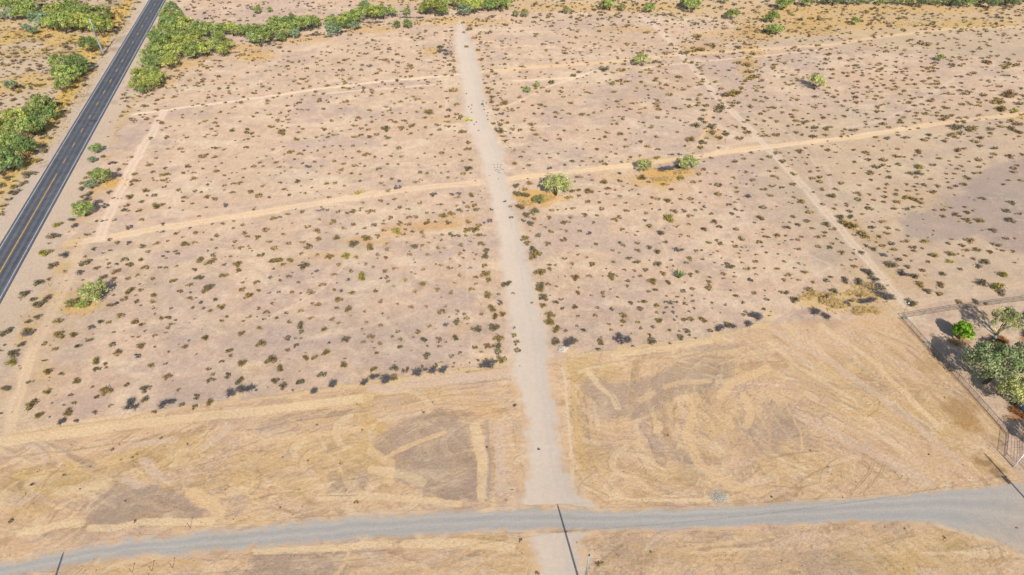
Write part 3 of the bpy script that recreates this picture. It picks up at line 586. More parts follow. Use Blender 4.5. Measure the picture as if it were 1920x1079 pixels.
# ------------------------------------------------------------------ plants
def crown_mesh(name, seed, clumps=34, cards=34, card=(0.07, 0.14), flat=0.8, droop=0.0, spread=1.0, tall=1.0):
    """leaf clumps spread through an uneven dome of radius 1, base at z 0"""
    r = np.random.RandomState(seed); V = []; F = []; Cc = []
    for c in range(clumps):
        u = r.rand(); ang = r.rand() * 2 * math.pi; rad = math.sqrt(r.rand()) * 0.78 * spread
        zt = math.sqrt(max(0, 1 - (rad / 1.0) ** 2)); z = (0.22 + (zt * (0.45 + 0.55 * r.rand()))) * flat * tall
        cx, cy = rad * math.cos(ang), rad * math.sin(ang); cr = 0.11 + 0.15 * r.rand(); tone = 0.5 + 0.8 * r.rand(); warm = r.rand()
        for k in range(cards):
            d = r.normal(size=3); d /= np.linalg.norm(d); rr = cr * (0.45 + 0.6 * r.rand())
            p = np.array([cx, cy, z]) + d * rr * np.array([1, 1, 0.75]); p[2] = max(p[2], 0.02)
            nrm = d + r.normal(size=3) * 0.55 + np.array([0, 0, .35]); nrm /= np.linalg.norm(nrm)
            a = np.cross(nrm, r.normal(size=3)); a /= np.linalg.norm(a) + 1e-9; b = np.cross(nrm, a)
            s = r.uniform(*card); l = s * r.uniform(1.0, 1.8); i = len(V)
            V += [p - a * s * .5 - b * l * .2, p + a * s * .35 - b * l * .5, p + a * s * .5 + b * l * .3, p - a * s * .3 + b * l * .5 - np.array([0, 0, droop * l])]
            F.append((i, i + 1, i + 2, i + 3)); t = tone * (0.8 + 0.4 * r.rand())
            Cc += [(t * (0.92 + 0.22 * warm), t, t * (0.85 + 0.2 * warm))] * 4
    return mesh_np(name, np.array(V), np.array(F), M_leaf, np.array(Cc))
def trunk_mesh(name, seed, h=0.75, stems=4):
    r = random.Random(seed); mb = MB()
    for s in range(stems):
        a = r.uniform(0, 6.28); p = Vector((0.04 * math.cos(a), 0.04 * math.sin(a), -0.03)); rad = r.uniform(.035, .06); d = Vector((math.cos(a) * .35, math.sin(a) * .35, 1)).normalized()
        for k in range(3):
            q = p + d * h / 3 * r.uniform(.8, 1.1); mb.tube(p, q, rad, rad * .68, 5, k == 2)
            if k:
                e = (d + Vector((r.uniform(-1, 1), r.uniform(-1, 1), .1))).normalized(); mb.tube(q, q + e * .42, rad * .5, rad * .15, 4)
            p = q; rad *= .68; d = (d + Vector((r.uniform(-.4, .4), r.uniform(-.4, .4), 0))).normalized()
    return mb.mesh(name, M_bark)
CROWN = [crown_mesh('crown', 100 + i, 52 + 4 * i, 50, (.03, .07), 1.05) for i in range(5)]
WISPY = [crown_mesh('crown', 200 + i, 40, 60, (.025, .055), 1.0, .6, 1.1) for i in range(2)]
BIG = [crown_mesh('crown', 300 + i, 70, 70, (.025, .055), .8, .2, 1.1) for i in range(2)]
DENSE = [crown_mesh('crown', 330, 95, 70, (.06, .11), 1.0, 0, .95)]
TRUNK = [trunk_mesh('trunk', 10 + i) for i in range(3)]
TREES = []                                    # world discs kept clear of shrubs
GREEN = (144, 160, 94); LIME = (160, 170, 94); DEEP = (122, 142, 88); GREY = (130, 150, 118); PALO = (166, 172, 112); MES = (120, 136, 96); OLIVE = (138, 138, 88)
KT = 1.06
CNAME = {GREEN: 'bright green', LIME: 'yellow-green', DEEP: 'dark green', GREY: 'grey-green', PALO: 'pale yellow-green', MES: 'dull green', OLIVE: 'olive green'}
rt = random.Random(3)
def tree(px, py, wpx, col, label, group=None, name='desert_tree', cat='tree', crowns=CROWN, hk=1.0, zoff=0.0):
    r = wpx / 2 * mpp(py); zoff *= r; h = r * 0.8 * hk
    c = un(px, py, h * .6 + zoff)
    o = empty(name, (c.x, c.y, 0), rt.uniform(0, 6.28)); tag(o, label, cat, group)
    j = rt.randrange(len(crowns))
    cr = link(bpy.data.objects.new('crown', crowns[j])); cr.parent = o; cr.scale = (r * rt.uniform(.92, 1.1), r * rt.uniform(.92, 1.1), r * hk); cr.location = (0, 0, .02 * r + zoff)
    v = rt.uniform(.85, 1.15); cr.color = (*[x * v for x in alb(*col, KT)], 1)
    tr = link(bpy.data.objects.new('trunk', rt.choice(TRUNK))); tr.parent = o; tr.scale = (r, r, r * hk + zoff)
    TREES.append((c.x, c.y, r)); return o
ORD = lambda n: {1: 'first', 2: 'second', 3: 'third', 4: 'fourth', 5: 'fifth', 6: 'sixth', 7: 'seventh', 8: 'eighth', 9: 'ninth', 10: 'tenth'}.get(n, '%d%s' % (n, 'th' if 10 < n % 100 < 14 else {1: 'st', 2: 'nd', 3: 'rd'}.get(n % 10, 'th')))
def cluster(ox, oy, sc, text, where, group):
    L = []
    for s in text.split(';'):
        s = s.split()
        if not s: continue
        L.append((ox + float(s[0]) / sc, oy + float(s[1]) / sc, float(s[2]) / sc, {'g': GREEN, 'l': LIME, 'd': DEEP, 'y': GREY, 'p': PALO, 'm': MES, 'o': OLIVE}[s[3]]))
    L.sort()
    n = {}
    for x, y, w_, c in L:
        n[c] = n.get(c, 0) + 1
    k = {}
    for x, y, w_, c in L:
        k[c] = k.get(c, 0) + 1
        o = '' if n[c] == 1 else ', %s of its colour from left' % ORD(k[c])
        tree(x, y, w_ * 1.3, c, '%s tree%s, %s' % (CNAME[c], o, where), group, hk=1.15)
cluster(0, 0, 4, '90 50 130 g;230 40 170 g;150 110 110 g;210 110 140 g;300 165 130 y;430 110 150 l;530 90 150 g;470 190 170 g;590 190 150 l;640 120 140 g;700 200 140 l;770 100 100 g;760 225 150 l;380 190 110 l;670 350 125 d;560 140 120 g;805 140 60 g;200 220 60 y;255 240 60 y;90 120 100 y;30 20 80 y;20 130 60 y', 'in the wash by the steel pole', 'trees in the wash left of the paved road')
cluster(0, 0, 4, '460 490 130 g;580 500 150 d;520 580 150 g;480 660 110 g;455 560 110 g;620 540 90 d;90 655 90 y', 'in middle clump left of road', 'trees left of the road')
cluster(0, 0, 4, '320 810 150 g;400 860 130 d;250 870 140 g;300 940 150 d;120 900 150 l;60 960 140 l;180 1000 170 g;30 1050 110 l;240 970 130 d;80 1110 170 g;180 1130 170 d;20 1140 120 d;70 1230 170 d;20 1200 120 d;120 1250 110 y;10 1290 100 y;370 790 80 d', 'in lowest clump left of road', 'trees left of the road')
cluster(0, 0, 4, '1290 75 90 d;1250 125 100 g;1330 145 110 g;1260 195 120 d;1220 255 120 g;1170 295 100 d;1310 225 120 g;1400 205 130 l;1290 330 130 g;1180 365 110 g;1120 430 120 g;1200 420 130 g;1090 490 100 g;1150 490 110 d;1060 580 120 l;1140 565 120 g;1200 590 100 l;1040 650 110 l;1120 645 120 l;1180 620 80 l;1270 480 120 l;1300 410 130 l;1380 360 140 l;1450 400 120 g;1470 320 130 l;1540 385 120 l;1490 250 130 g;1570 245 130 g;1620 360 120 g;1670 395 90 l;1720 350 80 l;1660 235 100 g;1740 235 100 l;1800 245 90 g;1860 250 100 g;1640 290 90 g;1900 300 90 y;1345 290 110 g;1230 330 100 d;1060 690 70 d', 'in the stand right of paved road', 'trees in the stand right of the paved road')
cluster(480, 0, 4, '10 85 60 g;100 80 45 g;30 240 90 g;30 310 120 g;110 260 110 g;150 200 110 g;230 240 120 g;260 180 110 d;320 200 110 g;400 190 120 g;450 180 80 l;290 262 80 y;190 290 80 d;570 180 100 g;600 240 90 y;640 180 90 l;700 150 110 g;760 140 110 g;740 205 70 y;830 100 120 g;890 110 110 l;950 110 100 g;1020 105 80 g;820 55 80 y;560 265 50 y;560 220 80 y;680 190 80 d', 'in the top wash, left half', 'trees along the wash at the top')
cluster(480, 0, 4, '1130 100 60 g;1140 190 70 d;1050 195 60 d;1275 75 100 l;1340 65 150 l;1400 85 100 g;1490 30 120 l;1560 90 90 y;1560 30 100 l;1640 60 120 l;1700 15 90 l;1760 25 100 g;1830 45 120 g;1885 30 90 g;1740 60 80 d', 'beyond the far end of dirt track', 'trees along the wash at the top')
cluster(960, 0, 4, '740 40 110 g;690 50 70 o;820 65 60 o;1030 70 75 g;1350 50 120 g;1290 30 60 m;1650 120 85 g;1910 150 60 d;1590 8 60 g;100 110 60 o;410 85 60 o;30 110 50 o', 'in golden grass near top right', 'scattered trees at the top right')
cluster(1440, 0, 4, '110 40 100 g;150 15 80 o;30 140 90 g;20 235 80 g;65 235 80 g;1510 18 100 g;1220 8 80 g;1895 18 60 d;650 165 60 g;490 12 90 d;610 15 70 y;280 25 80 d;1060 25 60 o;1440 30 90 m;1150 25 90 m;900 12 60 d;1790 12 70 d;1840 30 90 m;1660 35 90 m;560 8 60 m;690 18 60 d;760 10 60 m;980 18 70 g;1000 4 60 d;1320 12 70 d;1370 22 60 m;1600 6 80 d;1720 22 60 m;840 25 50 g;420 14 60 m;1260 28 50 m;350 6 50 d', 'along the top right frame edge', 'scattered trees at the top right')
T = tree
T(975 / 4 + 960, 465 / 4, 34, PALO, 'lone yellow-green tree beside the upper scraped path'); T(1146 / 1 - 158, 170, 18, GREEN, 'lower of two small trees right of the upper track'); T(1006, 160, 17, PALO, 'upper of two small trees right of the upper track')
T(960 + 755 / 4, 632 / 4, 12, OLIVE, 'tiny olive tree left of the lone yellow-green tree', name='small_tree')
T(1440 + 360 / 4, 632 / 4, 40, PALO, 'round yellow-green tree standing alone at upper right', hk=1.1); T(1440 + 1285 / 4, 440 / 4, 20, LIME, 'small yellow-green tree farthest right on the open flat')
T(180, 281, 28, DEEP, 'dense dark green bush on the road shoulder', name='roadside_bush', cat='bush'); T(173, 301, 19, GREY, 'loose grey-green bush just below the dense roadside bush', name='roadside_bush', cat='bush')
T(191, 334, 42, GREEN, 'green tree on the golden grass beside the road'); T(172, 348, 26, GREY, 'grey-green tree touching the one on golden grass'); T(157, 396, 46, GREEN, 'wide low green tree standing on the road verge')
T(960 + 335 / 4, 352, 60, PALO, 'large feathery tree on golden grass right of the dirt track', hk=1.15, crowns=WISPY + CROWN[:1]); T(960 + 990 / 4, 270 + 172 / 4, 36, PALO, 'left tree of the pair by the dead brush heap')
T(960 + 1325 / 4, 270 + 160 / 4, 42, PALO, 'right tree of the pair by the dead brush heap'); T(1010, 377, 26, OLIVE, 'brown-olive bush at the foot of the feathery tree', name='desert_bush', cat='bush')
T(178, 552, 58, PALO, 'feathery green tree at the left, yellow bush beneath it', crowns=CROWN + WISPY); T(155, 573, 25, LIME, 'yellow-green bush under the feathery tree at left', name='desert_bush', cat='bush')
T(135, 571, 24, OLIVE, 'olive bush left of the yellow bush', name='desert_bush', cat='bush')
T(1804, 626, 42, (120, 158, 52), 'round bright green citrus tree inside the fenced yard', hk=1.4, crowns=DENSE, name='citrus_tree'); T(1882, 608, 66, PALO, 'open pale green tree beside the blue jug in the yard', crowns=WISPY, hk=1.3, zoff=.25)
T(1930, 603, 44, GREY, 'grey-green tree at the frame edge in the fenced yard', hk=1.3); T(1868, 685, 100, (132, 146, 104), 'wide dark mesquite in the middle of the yard', crowns=BIG, hk=1.35, zoff=.3, name='mesquite_tree'); T(1935, 672, 76, (132, 146, 104), 'dark mesquite cut by the frame edge in the yard', crowns=BIG, hk=1.35, zoff=.3, name='mesquite_tree')
T(1918, 735, 78, PALO, 'yellow-olive tree below the mesquites at the frame edge', crowns=BIG, hk=1.3, zoff=.3); T(1985, 770, 76, MES, 'mesquite outside the right frame edge whose shadow crosses the yard', crowns=BIG, hk=1.35, zoff=.3, name='mesquite_tree'); T(1962, 822, 60, MES, 'lower mesquite outside the right frame edge, near the gate', crowns=BIG, hk=1.35, zoff=.3, name='mesquite_tree')
T(1960, 640, 40, GREEN, 'tree just outside the right frame edge beside the yard', hk=1.2)

# spiky ocotillo with its whip stems
def ocotillo():
    c = un(1273, 522); o = empty('ocotillo', (c.x, c.y, 0)); tag(o, 'spiky green ocotillo of bare upright stems on the open lot', 'plant')
    r = random.Random(4); mb = MB(); lf = MB()
    for i in range(34):
        a = r.uniform(0, 6.28); t = r.uniform(.15, .75); L = r.uniform(1.8, 3.2); p = Vector((.1 * math.cos(a), .1 * math.sin(a), 0)); d = Vector((math.cos(a) * t, math.sin(a) * t, 1)).normalized()
        for k in range(3):
            q = p + d * L / 3; mb.tube(p, q, .05, .04, 4); lf.tube(p + (q - p) * .35, q, .09, .1, 5); p = q; d = (d + Vector((d.x, d.y, 0)) * .15).normalized()
    mb.build('stem', solid('ocotillo_stem', alb(110, 110, 95))).parent = o
    lf.build('leaves', solid('ocotillo_leaf', alb(140, 160, 80), scale=3, lo=.6, hi=1.3)).parent = o
    TREES.append((c.x, c.y, 2))
ocotillo()
# ------------------------------------------------------------------ desert shrubs: surveyed in tiles, then the far flats filled at the density seen
DATA = [(0, 540, 4, '''180 40 120 d;250 80 55 d;285 120 110 d;350 70 70 k;210 250 60 d;275 215 60 d;50 330 120 d;200 345 60 k;190 320 70 o;255 320 30 k;155 420 60 d;335 418 45 o;410 452 50 o;580 440 50 d;670 390 60 o;435 345 70 o;470 370 45 o;540 350 60 o;430 240 80 o;95 490 90 d;80 555 80 g;330 545 35 d;345 628 70 o;460 645 45 d;575 695 70 o;220 705 35 d;350 780 60 o;40 755 110 d;215 875 80 o;290 950 60 o;510 930 100 o;550 862 40 o;480 880 25 b;710 935 45 d;720 540 65 o;780 570 45 b;720 605 50 d;795 597 30 b;745 252 55 d;810 252 40 o;680 292 55 k;840 423 50 d;880 478 55 b;875 508 25 o;900 203 60 o;825 130 60 b;865 112 40 k;925 78 45 b;975 15 65 o;1052 15 35 b;1018 55 25 b;1020 100 50 b;1160 52 45 b;1140 100 40 b;1158 195 30 b;1150 152 20 k;1005 258 70 o;1060 278 45 b;1025 510 40 k;1055 435 75 o;990 365 30 b;1088 320 22 k;930 322 15 b;1050 362 12 b;850 332 30 b;1160 357 40 b;1205 225 45 o;1250 225 45 b;1313 242 30 k;1287 270 35 o;1255 298 35 o;1240 335 25 b;1280 152 30 k;1425 78 45 b;1345 25 45 b;1427 33 25 k;1440 143 45 o;1530 153 32 k;1605 85 50 d;1510 110 40 k;1470 73 22 b;1550 15 60 o;1575 165 40 o;1655 145 60 o;1865 55 75 o;1810 10 45 o;1705 212 40 b;1660 248 40 b;1860 215 40 b;1455 235 15 k;1420 262 15 k;1535 370 65 o;1385 433 45 b;1810 340 60 o;1260 478 25 d;1237 567 32 d;1130 580 60 o;1660 552 32 d;1715 475 50 b;1730 505 30 d;1815 558 75 o;1565 605 40 b;1595 643 40 o;1700 657 50 d;1580 690 50 d;1250 665 60 o;1785 700 90 d;950 730 50 d;1080 755 75 d;1080 835 60 d;1338 762 35 d;785 772 80 o;720 818 35 d;828 882 38 o;1155 930 40 b;1465 815 50 d;1458 892 50 o;1565 857 55 o;1360 868 45 d;560 1000 40 k;0 470 30 d;5 940 30 k'''),
(480, 540, 4, '''10 20 45 b;260 30 45 b;335 40 25 b;405 25 55 b;580 15 45 o;645 20 32 k;720 30 50 o;905 20 55 o;1190 25 35 o;1360 12 45 b;1465 33 40 b;1620 10 45 o;1745 48 60 o;1820 45 25 k;615 88 65 o;333 90 22 b;140 88 15 k;122 115 25 b;15 153 28 b;420 115 30 b;463 125 50 o;935 97 50 b;600 153 35 o;688 157 60 o;818 175 30 b;1062 122 25 b;1163 143 40 b;1278 140 30 b;1420 140 22 o;1392 178 50 o;1512 172 35 b;80 182 40 b;228 187 28 k;337 172 42 o;952 193 28 b;1563 195 32 k;1580 225 35 o;1445 217 22 o;1690 197 35 b;1790 215 60 o;1850 195 60 o;1830 112 45 k;1770 145 75 o;5 217 20 k;60 234 28 k;148 223 35 d;248 252 42 b;413 226 38 o;572 232 48 b;628 262 40 b;335 275 75 d;930 277 38 b;825 257 28 b;1303 284 40 o;1422 273 42 k;1495 258 65 d;1513 232 28 k;25 302 45 o;340 328 50 d;508 313 60 o;795 307 20 b;1063 326 35 o;1210 328 45 o;1660 310 90 d;1793 290 90 d;813 348 20 b;862 360 55 b;1018 362 38 d;1178 371 25 b;235 375 50 d;297 378 25 k;1085 385 35 o;1255 383 60 d;1370 390 50 b;1423 407 25 k;1497 370 60 d;35 413 70 o;672 385 60 d;805 405 35 o;870 403 20 b;928 415 35 b;1378 437 30 b;300 433 48 d;232 467 40 o;887 450 18 k;1077 447 50 d;1650 443 45 o;1735 435 55 b;1690 480 28 b;1820 380 80 o;1815 440 70 d;1815 480 50 d;900 492 38 d;1168 470 18 b;1270 507 70 d;1530 487 35 d;1465 510 38 d;530 480 75 o;500 495 30 b;110 535 100 o;372 527 65 o;442 520 62 o;665 527 22 b;660 575 70 o;1043 552 14 k;1662 542 25 k;1718 530 20 b;1390 557 18 o;1488 565 20 d;180 598 70 o;887 607 65 o;1037 598 60 d;1120 612 50 d;1245 587 35 b;1342 582 42 o;1478 592 22 b;1535 578 14 b;1520 615 14 b;1590 635 14 b;1600 560 22 b;490 645 62 d;1045 665 60 o;140 697 60 d;335 706 75 d;200 733 75 d;1840 540 80 o;5 770 25 k;455 1027 18 k;1255 930 30 k;795 1070 20 g;1325 858 12 k'''),
(960, 540, 4, '''10 40 25 b;215 5 70 o;235 68 70 d;232 130 55 o;285 200 80 o;295 255 90 o;330 310 70 o;325 400 80 d;460 395 60 d;495 37 55 o;330 105 50 d;370 83 35 b;378 152 42 d;475 142 60 o;685 33 42 b;685 65 30 b;790 70 35 o;740 10 22 k;1025 25 30 d;1075 17 40 d;1287 22 38 d;1218 38 10 k;1480 3 45 o;1355 5 35 b;1680 62 42 o;1820 38 35 b;1897 20 20 k;1240 70 30 o;1355 57 20 b;1360 97 32 b;1445 82 16 b;885 112 42 d;993 107 45 o;1080 125 48 o;950 103 20 b;1155 105 30 k;1190 108 40 d;1228 103 30 k;1303 117 35 b;1497 110 30 b;1603 125 25 k;1737 108 35 o;1908 85 30 d;640 147 32 b;748 158 45 d;963 154 48 b;1160 148 25 d;1212 180 32 k;1208 152 14 k;1363 152 32 b;1090 182 32 o;1142 186 32 k;1333 178 30 b;1565 185 20 b;1887 155 35 d;1740 200 38 o;497 211 28 b;628 207 35 b;848 203 50 o;845 250 45 o;825 285 22 b;945 258 28 o;725 270 32 b;488 280 32 b;530 317 40 d;400 320 30 b;748 315 35 b;967 303 28 b;1057 293 35 k;1107 238 60 o;1235 218 10 k;1225 245 20 k;1295 235 50 o;1353 230 48 o;1433 233 55 o;1180 313 30 o;1325 320 50 d;895 343 14 k;1035 350 38 o;1330 350 30 d;1380 375 20 d;1265 370 55 d;668 400 60 o;672 370 22 b;645 458 40 d;910 437 25 k;1050 398 75 d;1185 415 25 k;1440 390 8 k;1487 320 40 k;1620 275 60 o;15 297 22 b;18 357 40 o;38 410 50 o;40 468 50 b;20 885 35 k;365 590 12 g;58 587 12 g;440 820 14 g;462 918 16 g;200 1210 20 k;1040 1980 18 g;488 1910 10 g'''),
(1440, 540, 4, '''125 30 50 d;200 85 60 d;5 90 25 k;320 15 70 o;440 70 80 d;500 20 60 d;630 95 45 o;690 60 50 o;1085 110 100 d;1200 20 60 d;1295 45 50 o;1745 25 130 d;1435 103 55 o;1570 100 60 d;1635 115 35 o;560 1570 14 k;1870 1800 20 b;30 1570 20 d'''),
(0, 810, 4, '''840 130 30 k;990 190 24 d;235 400 40 k;895 95 14 d;675 260 20 d;940 515 20 k;85 670 36 d;1010 672 26 k;1205 45 22 d;1405 90 18 k;595 430 16 d;1690 430 14 k;480 320 24 o;1810 218 12 d;1025 168 14 k;1750 655 10 d'''),
(480, 810, 4, '''390 215 20 k;750 530 26 b;180 565 16 k;1730 115 18 k;1900 385 14 g;1915 435 12 g;1875 512 12 g;1720 510 10 g;200 190 18 d;500 40 14 g'''),
(960, 810, 4, '''200 130 18 k;1040 900 20 g;75 912 12 g;488 830 10 g;660 990 40 o;65 815 30 b;190 1060 30 b;5 435 10 g'''),
(1440, 810, 4, '''30 488 18 g;1210 172 18 k;1465 250 10 k;880 715 12 k;1330 790 30 o;1030 730 24 o;1405 400 10 k;450 262 14 k;320 140 16 b'''),
(0, 270, 4, '''25 460 50 d;15 520 45 o;100 360 80 d;110 315 70 o;160 290 80 o;205 220 90 d;265 125 70 o;340 45 60 o;10 300 60 d;50 250 60 d;430 603 70 g;395 690 75 d;330 815 90 g;390 905 120 d;280 1035 110 d;368 1012 35 o;530 565 60 k;555 610 60 k;600 335 60 d;620 290 50 o;665 215 60 o;640 250 50 b;670 370 60 d;620 390 45 o;650 412 60 k;730 430 60 k;785 462 45 k;885 235 60 k;820 360 50 d;850 405 25 b;780 90 40 d;890 188 35 k;840 140 50 k;985 93 35 o;935 150 45 o;1005 228 40 o;1000 275 45 d;985 302 35 d;1045 275 20 b;1150 272 22 d;1095 345 50 o;1115 155 38 o;1145 208 40 d;1168 105 25 b;1240 180 38 b;1215 225 45 o;1262 222 32 o;1225 272 40 o;1255 258 25 o;1275 275 20 b;1230 318 32 d;1165 58 28 b;1252 38 30 b;1365 58 35 b;1350 32 35 b;1280 133 18 k;1410 162 45 b;1365 215 35 o;1455 213 30 b;1445 258 50 o;1335 345 35 o;1460 352 30 d;1505 358 30 d;1520 183 25 d;1490 132 22 b;1515 88 50 o;1560 75 25 b;1605 98 35 b;1605 28 35 b;1645 25 20 b;1682 38 30 b;1845 25 30 b;1900 165 35 b;1828 185 30 b;1620 203 35 b;1612 168 20 b;1660 142 20 k;1555 305 32 d;1680 235 30 b;1720 262 20 k;1550 252 15 k;1580 285 16 k;1828 250 30 b;1750 297 30 o;1800 290 50 o;1680 308 35 b;1685 345 22 b;1740 360 35 b;1885 352 55 o;1570 342 12 k;1385 400 40 o;1555 393 45 b;1605 410 45 b;1365 432 32 b;1445 443 32 o;1060 428 38 d;1100 385 30 b;1155 382 40 d;970 392 60 o;945 460 40 d;940 495 45 d;895 472 15 b;1040 498 50 o;1170 463 70 o;1268 478 25 b;1370 497 25 b;1545 475 28 k;1690 455 50 k;1490 540 32 d;855 570 38 d;950 532 14 k;725 577 28 k;762 577 25 k;1062 567 38 o;965 622 50 k;1220 600 35 d;1590 598 20 k;1670 595 30 b;1750 577 32 b;1900 490 30 b;1815 608 35 b;650 678 40 d;705 660 25 b;820 715 38 d;880 738 35 o;962 742 40 k;1060 765 45 d;1178 658 14 b;1215 657 35 d;1320 673 38 o;1370 697 30 b;1455 662 50 b;1525 662 20 b;1425 630 25 k;1745 630 25 b;1830 668 40 o;1855 692 35 b;1620 688 50 o;1585 718 28 b;1460 738 40 o;1380 750 70 o;1168 745 40 o;1255 725 25 b;1758 730 35 o;1750 762 25 b;1805 778 45 b;1862 765 25 b;1890 798 25 o;1108 805 38 o;1252 810 28 b;1315 803 30 d;1330 820 35 b;1215 843 32 k;1730 840 30 b;1598 830 45 d;1610 862 42 b;1490 870 70 o;1562 890 50 o;1775 898 65 o;1778 945 50 o;1682 902 30 k;1675 990 65 o;1490 995 65 d;1458 940 42 d;1298 1028 60 o;1320 917 28 b;1240 925 40 o;1195 923 38 o;1088 925 50 o;1062 865 50 o;965 905 50 o;935 865 50 d;875 898 32 k;815 897 35 o;820 800 32 b;775 818 20 k;705 785 35 d;638 843 28 b;640 890 90 d;595 962 60 k;720 928 50 d;758 998 70 d;855 1010 45 d;955 1008 45 d;860 950 60 b;1025 985 40 o;1148 1008 45 o;1045 1050 20 b;1415 1055 50 b;1565 1068 65 d;1815 1038 35 b;1845 1010 16 b;1910 1045 25 b;480 828 70 k;370 745 22 b;635 1060 40 d;620 1020 25 b'''),
(480, 270, 4, '''125 40 30 b;205 20 22 b;255 57 45 o;210 77 28 o;333 72 45 d;362 50 30 b;415 65 20 k;460 50 22 b;505 20 32 b;575 15 28 b;632 15 35 b;725 8 40 b;560 65 25 b;510 100 22 b;283 112 28 b;125 110 20 b;10 102 18 b;72 90 22 b;25 140 35 b;50 165 32 o;148 135 38 b;172 172 32 b;262 175 22 b;585 128 38 o;440 130 28 b;490 165 32 b;390 165 40 k;350 145 30 k;300 180 10 b;215 203 22 b;185 218 22 b;270 208 10 b;390 215 22 k;545 222 25 b;50 313 38 o;20 218 22 b;100 235 20 b;180 290 25 b;305 277 42 d;412 265 28 b;335 313 20 b;205 342 32 b;415 325 28 b;370 368 32 o;252 382 40 d;20 385 50 o;103 398 38 b;530 297 35 o;590 290 45 o;665 312 25 b;545 398 35 b;775 358 55 g;785 278 28 b;940 242 28 b;935 293 32 b;1020 263 35 o;1080 275 38 k;1060 322 45 k;993 345 38 b;1205 283 35 b;1248 272 22 b;1435 252 35 o;1390 215 25 b;1440 208 20 k;1240 210 50 b;1280 218 35 b;1218 158 18 b;1360 162 28 b;1415 153 28 b;1340 95 28 b;1260 68 28 b;1390 65 38 b;1530 80 32 b;1465 97 22 b;1548 128 25 b;1603 120 40 o;1590 180 60 d;1555 222 40 o;1605 217 25 b;1585 30 60 b;1072 28 38 b;968 8 32 b;1285 30 12 b;885 95 28 b;820 73 45 o;850 75 22 b;950 110 22 b;1010 90 30 o;1090 92 30 o;1135 102 12 b;770 55 35 b;668 95 25 b;720 105 22 b;655 150 38 b;640 190 38 o;735 160 42 b;785 148 25 b;820 165 32 b;760 165 28 b;920 185 38 o;993 150 28 o;1068 150 35 b;715 222 38 b;780 225 28 b;345 507 45 d;475 565 32 o;235 523 45 o;130 558 50 o;180 548 30 k;270 592 28 b;385 617 50 o;460 650 55 o;527 665 18 b;70 642 45 b;195 678 38 o;10 700 45 o;97 732 40 b;165 733 14 b;458 710 45 o;345 733 45 b;385 765 55 b;245 743 50 b;130 780 55 b;35 828 50 d;340 822 35 o;458 830 38 o;548 845 60 o;672 835 70 g;752 850 48 o;605 700 70 o;735 740 85 d;830 700 80 o;855 765 85 o;910 690 50 d;960 645 38 b;885 600 55 d;950 600 40 b;960 575 25 b;1005 553 50 b;755 672 25 b;815 628 38 d;735 600 50 b;655 628 38 b;635 598 20 b;570 585 55 o;680 517 35 o;615 505 35 b;735 505 50 b;850 503 60 b;885 500 40 b;790 482 28 b;800 440 38 b;935 423 40 b;990 450 32 d;1043 415 32 b;1085 475 42 b;1140 488 28 b;1228 440 42 o;1378 452 32 d;1335 377 45 k;1465 377 30 k;1523 365 40 k;1510 398 40 o;1615 378 60 o;1665 380 12 b;1692 402 16 k;1557 438 30 k;1508 462 30 b;1590 470 38 b;1640 460 45 b;1650 490 45 d;1620 435 25 o;1530 497 50 d;1328 513 25 k;1282 515 35 d;1405 535 65 o;1465 525 60 o;1195 545 35 b;1150 545 50 b;1130 560 25 b;1285 590 60 b;1345 582 35 k;1440 590 60 d;1290 565 30 b;1138 600 42 b;1073 590 55 o;1050 652 85 g;1105 675 35 k;1168 658 45 k;1120 640 35 k;1245 658 45 d;1258 690 40 o;1340 705 20 b;1395 680 35 b;1390 720 35 k;1460 672 45 d;1510 688 38 k;1475 692 30 k;1575 685 35 d;1585 640 60 o;1590 580 55 b;1640 640 60 o;1675 610 50 o;1660 685 40 o;1690 680 50 d;1765 492 35 d;1755 575 45 k;1710 590 22 k;1605 730 25 k;1692 745 50 o;1720 800 60 d;1715 840 75 d;1540 755 40 o;1530 820 42 b;1565 798 25 k;1550 855 32 b;1650 828 28 b;1640 865 22 b;1525 912 32 b;1605 930 25 b;1715 912 55 o;1720 970 70 o;1745 1018 60 o;1650 998 42 b;1525 985 40 b;1490 1043 30 b;1650 1050 25 b;1455 862 20 b;1385 907 38 o;1455 925 45 b;1410 778 32 b;1365 775 35 b;1295 738 35 o;1245 758 38 o;1185 768 65 d;1130 740 30 o;1235 792 12 b;1150 822 40 o;1293 830 42 b;1190 885 28 o;1255 940 35 b;1160 960 28 b;1195 975 22 b;1120 1018 50 o;1245 1050 60 o;1045 930 42 b;985 787 40 b;983 745 32 o;912 825 45 d;965 852 50 b;820 900 30 b;875 922 32 b;970 955 50 b;975 998 38 d;935 1005 30 k;990 1030 38 b;795 985 105 g;710 952 40 o;688 1012 40 k;585 977 50 o;498 1055 50 b;620 902 50 b;360 915 90 d;320 908 30 b;455 955 35 k;420 972 25 k;275 965 20 k;245 992 45 d;255 872 60 o;200 902 40 b;155 870 80 o;130 938 32 k;103 1000 32 k;178 1022 32 o;318 1035 35 b;10 1030 40 d;205 1052 12 b;235 1052 12 b;465 498 35 k;500 490 25 k;535 495 25 k;1885 1050 80 d;1868 430 28 k;1905 468 30 b;1915 550 30 b'''),
